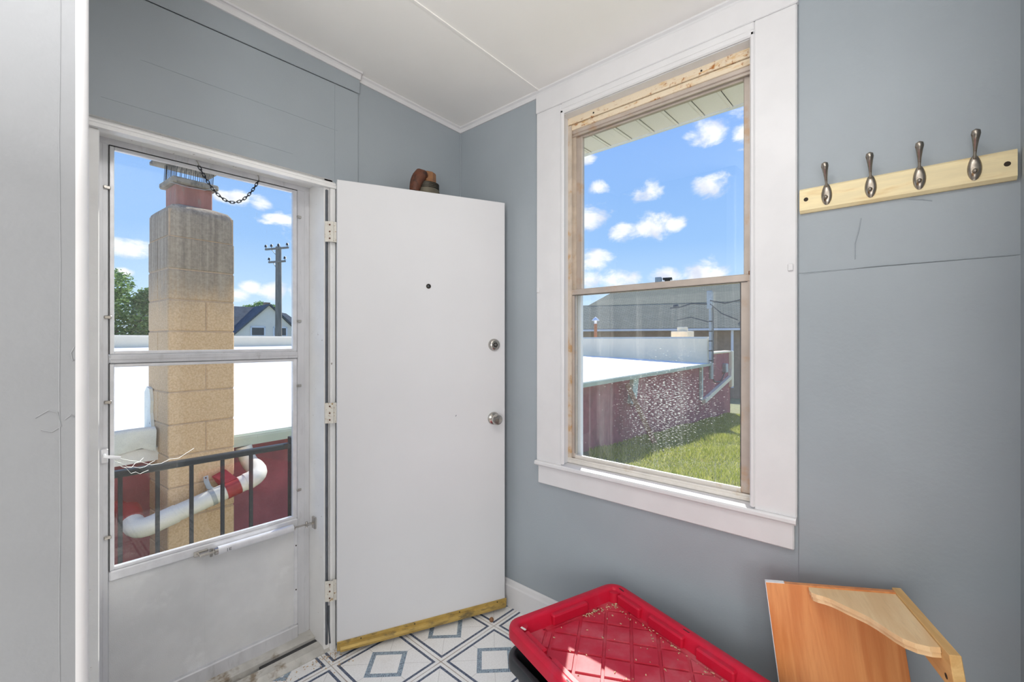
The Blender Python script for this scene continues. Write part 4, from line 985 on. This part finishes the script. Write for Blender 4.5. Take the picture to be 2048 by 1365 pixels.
gt = MB().sweep([(0.0, 0.0), (0.07, -0.005), (0.085, 0.055), (0.085, 0.075), (0.078, 0.075), (0.066, 0.012), (0.006, 0.016), (0.006, 0.07), (0, 0.07)], (1.062, 0.0, 0.612), (14.5, 0.0, 0.612), (0, -1, 0), (0, 0, 1))
obj('gutter', gt, M['green_gutter'], nbd)
# ragged roof edge left of the chimney
fe = MB(); R4 = random.Random(9); n_ = 40
for k in range(n_ + 1):
    xx = -2.2 + (0.64 + 2.2) * k / n_; dz = R4.uniform(-0.010, 0.010); dip = 0.725 + dz - 0.045 * max(0, (k - 26) / 14) - 0.012 * math.sin(k * 1.9)
    fe.v += [(xx, 0.55, 0.70), (xx, 0.12, 0.80 + dz * .3), (xx, -0.01 + dz * .5, 0.825 + dz * .3), (xx, -0.035 + dz, 0.80), (xx, -0.02 + dz, dip), (xx, 0.18, dip + 0.01)]
for k in range(n_):
    for q in range(5): fe.f.append((k * 6 + q, k * 6 + q + 1, (k + 1) * 6 + q + 1, (k + 1) * 6 + q))
    fe.f.append((k * 6 + 5, k * 6, (k + 1) * 6, (k + 1) * 6 + 5))
fe.sm = True
obj('roof_edge', fe, M['flash'], nbd, angle=60)
fu = MB()
pts = [(0.21, 1.03), (0.16, 1.07), (0.10, 1.06), (0.075, 0.98), (0.085, 0.90), (0.060, 0.82), (0.055, 0.75), (0.03, 0.70), (0.035, 0.655), (0.21, 0.62)]
fu.prism([(0.656, a, b) for a, b in pts], (-0.018, 0, 0))
obj('chimney_flashing', fu, M['flash'], nbd)

# chimney (same frame as the building)
CX0, CX1, CY0, CY1 = 0.657, 1.037, -0.2024, 0.198
chm_o = empty('chimney', (0.657 * math.cos(BA) + 0.2024 * math.sin(BA), 3.65 + 0.657 * math.sin(BA) - 0.2024 * math.cos(BA), -0.4), Rb)
tag(chm_o, 'tall tan block chimney with a red clay flue, seen through the storm door', 'chimney')
W3, D3 = CX1 - CX0, CY1 - CY0; ZB = 0.4
course = 0.2155; ztop = 2.235 + ZB
core = MB().box(0.005, W3 - 0.005, 0.005, D3 - 0.005, 0.0, ztop - 0.02)
obj('mortar_core', core, M['mortar'], chm_o)
zt = ztop - 0.30; k = 0
def blockb(x0, x1, z0, z1, y0=0.0, y1=None):
    b_ = MB().box(x0, x1, y0, D3 if y1 is None else y1, z0, z1, 0.006)
    o_ = obj('block', b_, M['block'], chm_o); return o_
zc = 2.235 - 0.05
tops = [2.19, 2.043, 1.836, 1.642, 1.441, 1.247, 1.052, 0.845, 0.645, 0.445, 0.245, 0.045, -0.155, -0.4]
jt = 0.003
for k in range(len(tops) - 1):
    z1, z0 = tops[k] + ZB, tops[k + 1] + ZB
    if k == 0: continue
    if k in (3, 5, 7, 9, 11): blockb(0, W3 * .5 + 0.02 - jt / 2, z0 + jt, z1 - jt); blockb(W3 * .5 + 0.02 + jt / 2, W3, z0 + jt, z1 - jt)
    else: blockb(0, W3, z0 + jt, z1 - jt, 0, D3 * .5 - jt / 2); blockb(0, W3, z0 + jt, z1 - jt, D3 * .5 + jt / 2, D3)
crown = MB().rrect(W3, D3, 0.03, [(0.0, tops[1] + ZB + jt), (0.0, 2.19 + ZB), (0.006, 2.225 + ZB), (0.03, 2.25 + ZB), (0.09, 2.275 + ZB)], 5, True, True, Matrix.Translation((W3 / 2, D3 / 2, 0)))
obj('crown_block', crown, M['block'], chm_o, angle=60)
fx0, fx1, fy0, fy1 = 0.075, 0.285, 0.11, 0.32
obj('flue', MB().box(fx0, fx1, fy0, fy1, 2.26 + ZB, 2.415 + ZB, 0.006), M['flue'], chm_o)
obj('flue_cap', MB().box(fx0 - 0.03, fx1 + 0.03, fy0 - 0.03, fy1 + 0.03, 2.412 + ZB, 2.452 + ZB, 0.008), M['cap'], chm_o)
ms = MB()
for k in range(9):
    u = k / 8
    for (xa_, ya_) in ((fx0 + (fx1 - fx0) * u, fy0 - 0.005), (fx0 + (fx1 - fx0) * u, fy1), (fx0 - 0.01, fy0 + (fy1 - fy0) * u), (fx1, fy0 + (fy1 - fy0) * u)):
        ms.cyl((xa_, ya_, 2.45 + ZB), (xa_ + 0.008, ya_, 2.60 + ZB), 0.0018, 4)
obj('spark_screen', ms, M['dark_metal'], chm_o)
obj('rain_lid', MB().box(fx0 - 0.07, fx1 + 0.08, fy0 - 0.06, fy1 + 0.08, 2.575 + ZB, 2.60 + ZB, 0.004).box(fx0 - 0.05, fx1 + 0.06, fy0 - 0.04, fy1 + 0.06, 2.60 + ZB, 2.63 + ZB, 0.01), M['cap'], chm_o)
obj('tie_wire', MB().tube([(fx0 - 0.04, fy0 - 0.035, 2.40 + ZB), (fx0 + 0.05, fy0 - 0.036, 2.392 + ZB), (fx0 + 0.15, fy0 - 0.036, 2.398 + ZB), (fx1 + 0.02, fy0 - 0.035, 2.43 + ZB)], 0.0022, 5), M['galv'], chm_o)

# drain pipe round the chimney
dp = empty('drain_pipe', (0.85, 3.44, 0.3)); tag(dp, 'white drain pipe with elbows wrapping round the foot of the chimney', 'pipe')
PY = 3.425
def arc(pa, pb, pc, n=7):
    pa, pb, pc = Vector(pa), Vector(pb), Vector(pc); return [(pa.lerp(pb, k / n)).lerp(pb.lerp(pc, k / n), k / n) for k in range(n + 1)]
rA = (1.10, PY, 0.414); lA = (0.62, PY, 0.285)
obj('pipe', MB().cyl(rA, lA, 0.052, 20), M['pvc'], dp)
obj('elbow', MB().tube(arc(rA, (1.21, PY, 0.444), (1.19, PY + 0.16, 0.47)), 0.058, 18), M['pvc'], dp, angle=60)
obj('elbow', MB().tube(arc((1.19, PY + 0.15, 0.468), (1.18, PY + 0.26, 0.485), (1.16, PY + 0.27, 0.60)), 0.054, 18), M['pvc'], dp, angle=60)
obj('elbow', MB().tube([(0.70, PY, 0.306)] + arc(lA, (0.495, PY, 0.238), (0.505, PY + 0.12, 0.282)), 0.057, 18), M['pvc'], dp, angle=60)
obj('coupling', MB().cyl((1.085, PY, 0.41), (1.125, PY, 0.4205), 0.0585, 20).cyl((1.05, PY, 0.4005), (1.086, PY, 0.4102), 0.0545, 20), M['pvc'], dp)
obj('coupling', MB().cyl((0.505, PY + 0.11, 0.28), (0.50, PY + 0.22, 0.322), 0.064, 18), M['red_paint'], dp)
obj('pipe', MB().tube([(0.502, PY + 0.20, 0.314), (0.46, PY + 0.28, 0.335), (0.3, PY + 0.31, 0.34), (-0.3, PY + 0.28, 0.33)], 0.05, 14), M['red_paint'], dp)
dirv = (Vector(lA) - Vector(rA)).normalized()
p1 = Vector(rA) + dirv * 0.055; p2 = Vector(rA) + dirv * 0.14
rbd = obj('red_band', MB().cyl(p1, p2, 0.0565, 22), M['red_paint'], dp)
sub('band_flange', MB().prism([(0.905, 3.500, 0.475), (0.985, 3.506, 0.505), (1.02, 3.508, 0.43), (0.95, 3.503, 0.40)], (0, -0.012, 0)).prism([(0.91, 3.488, 0.472), (0.985, 3.494, 0.503), (1.03, PY - 0.01, 0.45), (0.965, PY - 0.01, 0.43)], (0, -0.006, 0.004)), M['red_paint'], rbd)
stp = obj('strap', MB().tube([(0, 0, 0), (0, 0, 0.001)], 0.0001, 3), M['galv'], dp)
stp.data = MB().cyl(Vector((0.905, PY, 0.362)), Vector((0.88, PY, 0.355)), 0.0545, 20).prism([(0.855, 3.485, 0.485), (0.882, 3.485, 0.492), (0.884, 3.478, 0.46), (0.896, 3.465, 0.42), (0.915, 3.43, 0.405), (0.888, 3.43, 0.397), (0.868, 3.465, 0.412), (0.857, 3.478, 0.452)], (0, -0.004, 0)).mesh('strap', M['galv'], ORG[dp.name])
sub('screw', MB().cyl((0.868, 3.486, 0.478), (0.868, 3.476, 0.478), 0.005, 8), M['rust'], stp)
sub('screw', MB().cyl((0.892, 3.43, 0.405), (0.892, 3.418, 0.405), 0.006, 8), M['rust'], stp)

# service mast at the far roof corner
mx_, my_ = 14.4, 4.72
mast = empty('service_mast', (mx_, my_, 0.5)); tag(mast, 'grey electric service mast with a bracket and cables at the roof corner', 'mast')
obj('pole', MB().cyl((mx_, my_, 0.2), (mx_, my_, 2.86), 0.065, 12), M['galv'], mast)
obj('bracket', MB().box(mx_ - 0.1, mx_ - 0.07, my_ - 0.06, my_ + 0.10, 2.35, 2.90, 0.01).cyl((mx_ - 0.11, my_, 2.87), (mx_ - 0.06, my_, 2.87), 0.03, 10), M['galv'], mast)
for zz in (0.75, 1.05, 1.35, 1.65, 1.95): obj('clamp', MB().cyl((mx_, my_, zz), (mx_, my_, zz + 0.03), 0.072, 12), M['dark_metal'], mast)
cbm = MB().tube([(mx_ - .1, my_ + .1, 2.5), (mx_ - .3, my_ + 0.5, 2.52), (mx_ - .4, my_ + 0.8, 2.42), (mx_ - .45, my_ + 1.1, 2.4)], 0.022, 6).tube([(mx_ - .4, my_ + 0.85, 2.46), (mx_ - .42, my_ + 1.0, 2.44)], 0.06, 6)
cbm.tube([(mx_ - .1, my_, 2.6), (mx_, my_ - .4, 2.5), (mx_ + .2, my_ - .8, 2.6)], 0.02, 6).tube([(mx_ - .1, my_, 2.5), (mx_, my_ - .3, 2.2), (mx_ + .2, my_ - .7, 2.0)], 0.018, 6).tube([(mx_ - .1, my_ + .05, 1.95), (mx_ - .3, my_ + .5, 2.1), (mx_ - .4, my_ + .9, 2.02)], 0.016, 6)
cbm.tube([(mx_ - .08, my_ - .08, 2.4), (mx_ - .09, my_ - .09, 1.4), (mx_ - .08, my_ - .08, 0.7)], 0.02, 6)
obj('cable', cbm, M['insulator'], mast)
# downspouts and meter box on the maroon wall
def on_wall(lx, out, z): return tuple((Rb @ Vector((lx, 0.17 - out, 0))) + Vector((0, 3.65, z)))
p0 = on_wall(14.05, 0.05, 0.58); p1 = on_wall(14.05, 0.05, -0.42)
ds = obj('downspout', MB().bar(p0, p1, 0.10, 0.08, (0, 1, 0)), M['green_gutter'], None, p1)
tag(ds, 'short vertical pale downspout below the far roof corner', 'downspout')
p0 = on_wall(14.3, 0.06, -0.48); p1 = on_wall(17.9, 0.06, 0.02)
tag(obj('downspout', MB().bar(p0, p1, 0.13, 0.11, (0, 1, 0)).bar(on_wall(17.9, .06, 0.0), on_wall(18.0, .06, 0.32), 0.13, 0.11, (0, 1, 0)), M['parapet'], None, p0), 'slanting white downspout crossing the far maroon wall', 'downspout')
p0 = on_wall(8.9, 0.05, 0.60); p1 = on_wall(8.75, 0.05, 0.05)
tag(obj('downspout', MB().bar(p0, p1, 0.22, 0.10, (0, 1, 0)), M['green_gutter'], None, p1), 'wide stubby pale green downspout under the gutter', 'downspout')
p = on_wall(17.1, 0.0, 0.4)
mt = MB().box(p[0] - .12, p[0] + .12, p[1] - 0.14, p[1] + .01, 0.24, 0.56, 0.02)
mb_ = obj('meter_box', mt, M['galv'], None, p); tag(mb_, 'grey electric meter box on the far maroon wall', 'meter box')
obj('conduit', MB().tube([on_wall(14.9, .03, 0.85), on_wall(15.2, .03, 0.3), on_wall(15.8, .03, 0.0), on_wall(16.6, .03, -0.05), on_wall(17.1, .05, 0.25)], 0.018, 6), M['insulator'], mb_)
a = Vector(on_wall(8.35, 0.12, 0.50)); b = Vector(on_wall(8.75, 0.55, -0.72))
tag(obj('plank', MB().bar(a, b, 0.11, 0.03, (0.2, 1, 0)), M['plank'], None, b), 'weathered brown plank leaning against the maroon wall above the lawn', 'plank')
tk = MB().box(-0.3, 0.3, -0.28, 0.28, 0, 0.24, 0.02).box(-0.13, 0.13, -0.14, 0.14, 0.24, 0.38, 0.02)
o = obj('roof_stack', tk, M['parapet']); o.location = (15.3, 5.95, 1.46); o.scale = (1, 1, 1)
o.data.transform(Matrix.Translation((0, 0, 0))); tag(o, 'stepped white masonry stack just behind the white parapet', 'stack')
vp = empty('vent_pipe', (14.95, 9.15, 0.93)); tag(vp, 'brown vent pipe with a white conical cap on the flat roof', 'vent pipe')
obj('pipe', MB().cyl((15.05, 9.2, 0.9), (15.05, 9.2, 2.02), 0.06, 12), M['plank'], vp)
obj('cap', MB().cyl((15.05, 9.2, 2.02), (15.05, 9.2, 2.14), 0.05, 10).lathe([(0.15, 2.14), (0.14, 2.16), (0.02, 2.28), (0, 2.285)], (15.05, 9.2, 0), (0, 0, 1), 14), M['ext_white'], vp)

# shingled bungalow far beyond the window; local x runs along its eave to the right, local y away from us
fa = Vector((26.7, 17.3, 0)); fb = Vector((29.2, 9.8, 0)); ex = (fb - fa).normalized(); ey = Vector((-ex.y, ex.x, 0))
if ey.x < 0: ey = -ey
Rg = Matrix(((ex.x, ey.x, 0), (ex.y, ey.y, 0), (0, 0, 1)))
bg_ = empty('bungalow', tuple(fa), Rg); tag(bg_, 'wide bungalow with a grey-green shingled hip roof beyond the flat roof', 'house')
def slab(mb, pts, th=0.08):
    vs = [Vector(p) for p in pts]; n = (vs[1] - vs[0]).cross(vs[2] - vs[0]).normalized()
    if n.z < 0: n = -n
    mb.prism(vs, n * th); return mb
obj('wall', MB().box(-1.5, 14, 0.35, 8, -3.0, 2.2), M['brown_brick'], bg_)
def roof_part(name, pts, m):
    """shingle courses run along local x: bake slope into the object frame so the brick pattern follows it"""
    vs = [Vector(p) for p in pts]; o0 = vs[0]; u = Vector((1, 0, 0)); n = None
    for i in range(1, len(vs) - 1):
        c_ = (vs[i] - vs[0]).cross(vs[i + 1] - vs[0])
        if c_.length > 1e-6: n = c_.normalized(); break
    if n.z < 0: n = -n
    u = (u - n * u.dot(n)).normalized(); w = n.cross(u)
    Rm = Matrix(((u.x, w.x, n.x), (u.y, w.y, n.y), (u.z, w.z, n.z)))
    mb = MB().prism([Rm.transposed() @ (p - o0) for p in vs], (0, 0, 0.08))
    o = bpy.data.objects.new(name, mb.mesh(name, m)); COL.objects.link(o); o.parent = bg_; o.matrix_local = Matrix.Translation(o0) @ Rm.to_4x4()
    return o
roof_part('lower_roof', [(-2.2, -0.3, 2.1), (15, -0.3, 2.1), (15, 2.6, 3.95), (-2.2, 2.6, 3.95)], M['shingle_low'])
roof_part('upper_roof', [(-0.3, 2.5, 3.9), (15, 2.5, 3.9), (15, 5.6, 5.5), (1.6, 5.6, 5.5)], M['shingle_high'])
roof_part('hip_roof', [(-0.3, 2.5, 3.9), (1.6, 5.6, 5.5), (-0.3, 8.8, 3.9)], M['shingle_high'])
roof_part('rear_roof', [(1.6, 5.6, 5.5), (15, 5.6, 5.5), (15, 8.8, 3.9), (-0.3, 8.8, 3.9)], M['shingle_high'])
obj('gutter', MB().box(-2.3, 15, -0.42, -0.28, 2.0, 2.13, 0.01), M['ext_white'], bg_)
obj('soffit', MB().box(-2.2, 15, -0.3, 0.4, 2.0, 2.05), M['ext_white'], bg_)
for lx in (9.3, 11.5): obj('porch_post', MB().box(lx - 0.07, lx + 0.07, -0.2, -0.06, -1.5, 2.02), M['ext_white'], bg_)
obj('dormer', MB().prism([(9.5, 0.0, 2.25), (10.9, 0.0, 2.25), (10.4, 0.0, 3.45)], (0, 2.0, 0)), M['dark_roof'], bg_)
rv = obj('roof_vent', MB().box(4.0, 4.5, 7.4, 8.0, 4.0, 6.5, 0.03), M['galv'], bg_)
sub('vent_hood', MB().box(4.75, 5.15, 7.4, 7.8, 4.0, 6.25).box(4.6, 5.3, 7.3, 7.9, 6.25, 6.42, 0.02), M['dark_metal'], rv)

# gable house, utility pole and trees seen through the storm door
def fpt(u, t, z): f = Vector((math.cos(TH), math.sin(TH), 0)); r_ = Vector((math.sin(TH), -math.cos(TH), 0)); p = (f + r_ * u) * t; return Vector((p.x, p.y, z))
gp = fpt(-0.5365, 42.0, -1.0); dv = Vector((gp.x, gp.y, 0)).normalized()
exh = Vector((dv.y, -dv.x, 0)); eyh = dv
ga = math.radians(16); Rz = Matrix.Rotation(ga, 3, 'Z'); exh = Rz @ exh; eyh = Rz @ eyh
Rh = Matrix(((exh.x, eyh.x, 0), (exh.y, eyh.y, 0), (0, 0, 1)))
hs_ = empty('gable_house', tuple(gp), Rh); tag(hs_, 'white gabled house with a dark roof beyond the parapet', 'house')
gz = 5.62
obj('wall', MB().prism([(-3.7, 0, 0), (3.7, 0, 0), (3.7, 0, 2.0), (0, 0, gz), (-3.7, 0, 2.0)], (0, 0.3, 0)).box(-9, -2.6, 2.0, 6.0, 0, 3.6), M['siding'], hs_)
rr_ = MB(); slab(rr_, [(0, -0.25, gz + .05), (-4.3, -0.25, 1.5), (-4.3, 9, 1.5), (0, 9, gz + .05)], 0.12); slab(rr_, [(0, -0.25, gz + .05), (4.3, -0.25, 1.5), (4.3, 9, 1.5), (0, 9, gz + .05)], 0.12)
obj('roof', rr_, M['dark_roof'], hs_)
r3 = MB(); slab(r3, [(-9.5, 1.0, 2.6), (0.2, 1.0, 2.6), (0.0, 4.6, gz), (-9.5, 4.6, gz)], 0.12); slab(r3, [(0.2, 1.5, 2.6), (6.5, 1.5, 1.6), (2.9, 4.6, gz - 0.5), (0.0, 4.6, gz)], 0.12)
obj('roof', r3, M['dark_roof'], hs_)
for wx in (-0.95, 0.95):
    wf = obj('window', MB().box(wx - 0.62, wx - 0.5, -0.06, 0.02, 2.0, 3.65).box(wx + 0.5, wx + 0.62, -0.06, 0.02, 2.0, 3.65).box(wx - 0.62, wx + 0.62, -0.06, 0.02, 3.55, 3.67).box(wx - 0.5, wx + 0.5, -0.06, 0.02, 2.8, 2.86), M['ext_white'], hs_)
    sub('pane', MB().box(wx - 0.5, wx + 0.5, -0.03, 0.01, 2.0, 3.55), M['house_glass'], wf)
obj('chimney_stack', MB().box(1.0, 1.55, 5.0, 5.6, 4.6, 6.3, 0.03), M['brown_brick'], hs_)

pt = fpt(-0.516, 34.0, 0)
up_ = empty('utility_pole', (pt.x, pt.y, -1.0)); tag(up_, 'weathered wooden utility pole with two crossarms of insulators', 'utility pole')
obj('pole', MB().cyl((pt.x, pt.y, -1), (pt.x, pt.y, 8.42), 0.25, 12, 0.2), M['pole_wood'], up_)
rv_ = Vector((math.sin(TH), -math.cos(TH), 0)); fv = Vector((math.cos(TH), math.sin(TH), 0)); ca = (rv_ + fv * -0.35).normalized()
for (zz, l0, l1, ins_) in ((8.27, -1.12, 1.0, (-1.08, -.55, 0.1, 0.9)), (7.28, -.8, .72, (-.76, .68))):
    base_ = Vector((pt.x, pt.y, zz)) - fv * 0.16
    cr_ = obj('crossarm', MB().bar(base_ + ca * l0 * 1.05, base_ + ca * l1 * 1.05, 0.11, 0.13), M['pole_wood'], up_)
    sub('brace', MB().bar(base_ + ca * (l0 * .55), base_ + ca * 0.0 + Vector((0, 0, -0.62)), 0.03, 0.05), M['galv'], cr_)
    for q in ins_:
        pq = base_ + ca * q * 1.05
        sub('insulator', MB().cyl(pq, pq + Vector((0, 0, 0.2)), 0.02, 6).lathe([(0.05, 0.16), (0.12, 0.18), (0.07, 0.24), (0.10, 0.27), (0.05, 0.34), (0, 0.35)], tuple(pq), (0, 0, 1), 10), M['insulator'], cr_)

def tree(name, label, base, height, blobs, nleaf, seed, size):
    R5 = random.Random(seed); t_ = empty(name, tuple(base)); tag(t_, label, 'tree', None)
    b = Vector(base)
    tr = MB().cyl(b, b + Vector((0, 0, height * .6)), 0.22, 10, 0.1)
    for (ox_, oy_, oz_, rr) in blobs: tr.cyl(b + Vector((0, 0, height * .35)), b + Vector((ox_, oy_, oz_)), 0.09, 6, 0.03)
    obj('trunk', tr, M['bark'], t_)
    lf = MB()
    for k in range(nleaf):
        ox_, oy_, oz_, rr = blobs[R5.randrange(len(blobs))]
        while True:
            p = Vector((R5.uniform(-1, 1), R5.uniform(-1, 1), R5.uniform(-1, 1)))
            if 0.25 < p.length < 1: break
        p = p * (p.length ** -0.3) if p.length > 0 else p
        c_ = b + Vector((ox_, oy_, oz_)) + Vector((p.x * rr, p.y * rr, p.z * rr * .85)) * R5.uniform(.75, 1.08)
        u = Vector((R5.gauss(0, 1), R5.gauss(0, 1), R5.gauss(0, .6))).normalized(); v_ = u.cross(Vector((R5.gauss(0, 1), R5.gauss(0, 1), R5.gauss(0, 1)))).normalized(); s_ = size * R5.uniform(.6, 1.3)
        i0 = len(lf.v); lf.v += [tuple(c_ - u * s_), tuple(c_ + v_ * s_ * .45), tuple(c_ + u * s_), tuple(c_ - v_ * s_ * .45)]; lf.f.append((i0, i0 + 1, i0 + 2, i0 + 3))
    fo = raw('foliage', lf, M['leaf']); fo.data.transform(Matrix.Translation(-b)); fo.parent = t_; fo['kind'] = 'stuff'
    return t_
tp = fpt(-0.875, 21.0, -1.0)
tree('broadleaf_tree', 'dense green tree at the left beyond the flat roof', tp, 5.0, [(0, 0, 2.6, 1.7), (0.9, -0.7, 3.6, 1.3), (-0.9, .8, 3.9, 1.4), (-.4, .3, 4.9, 1.15), (0.9, -.8, 2.0, 1.4), (1.2, -1.0, 4.2, .8), (-1.5, 1.4, 2.6, 1.6), (-1.3, 1.1, 5.1, 0.8)], 15000, 4, 0.10)
tq = fpt(-0.556, 62.0, -1.0)
tree('broadleaf_tree', 'faint treetop showing just above the gable house roof', tq, 6.0, [(0, 0, 6.9, 1.1), (1.2, -1.1, 6.6, 1.0), (-1.2, 1.1, 6.5, 1.0)], 1500, 6, 0.16)
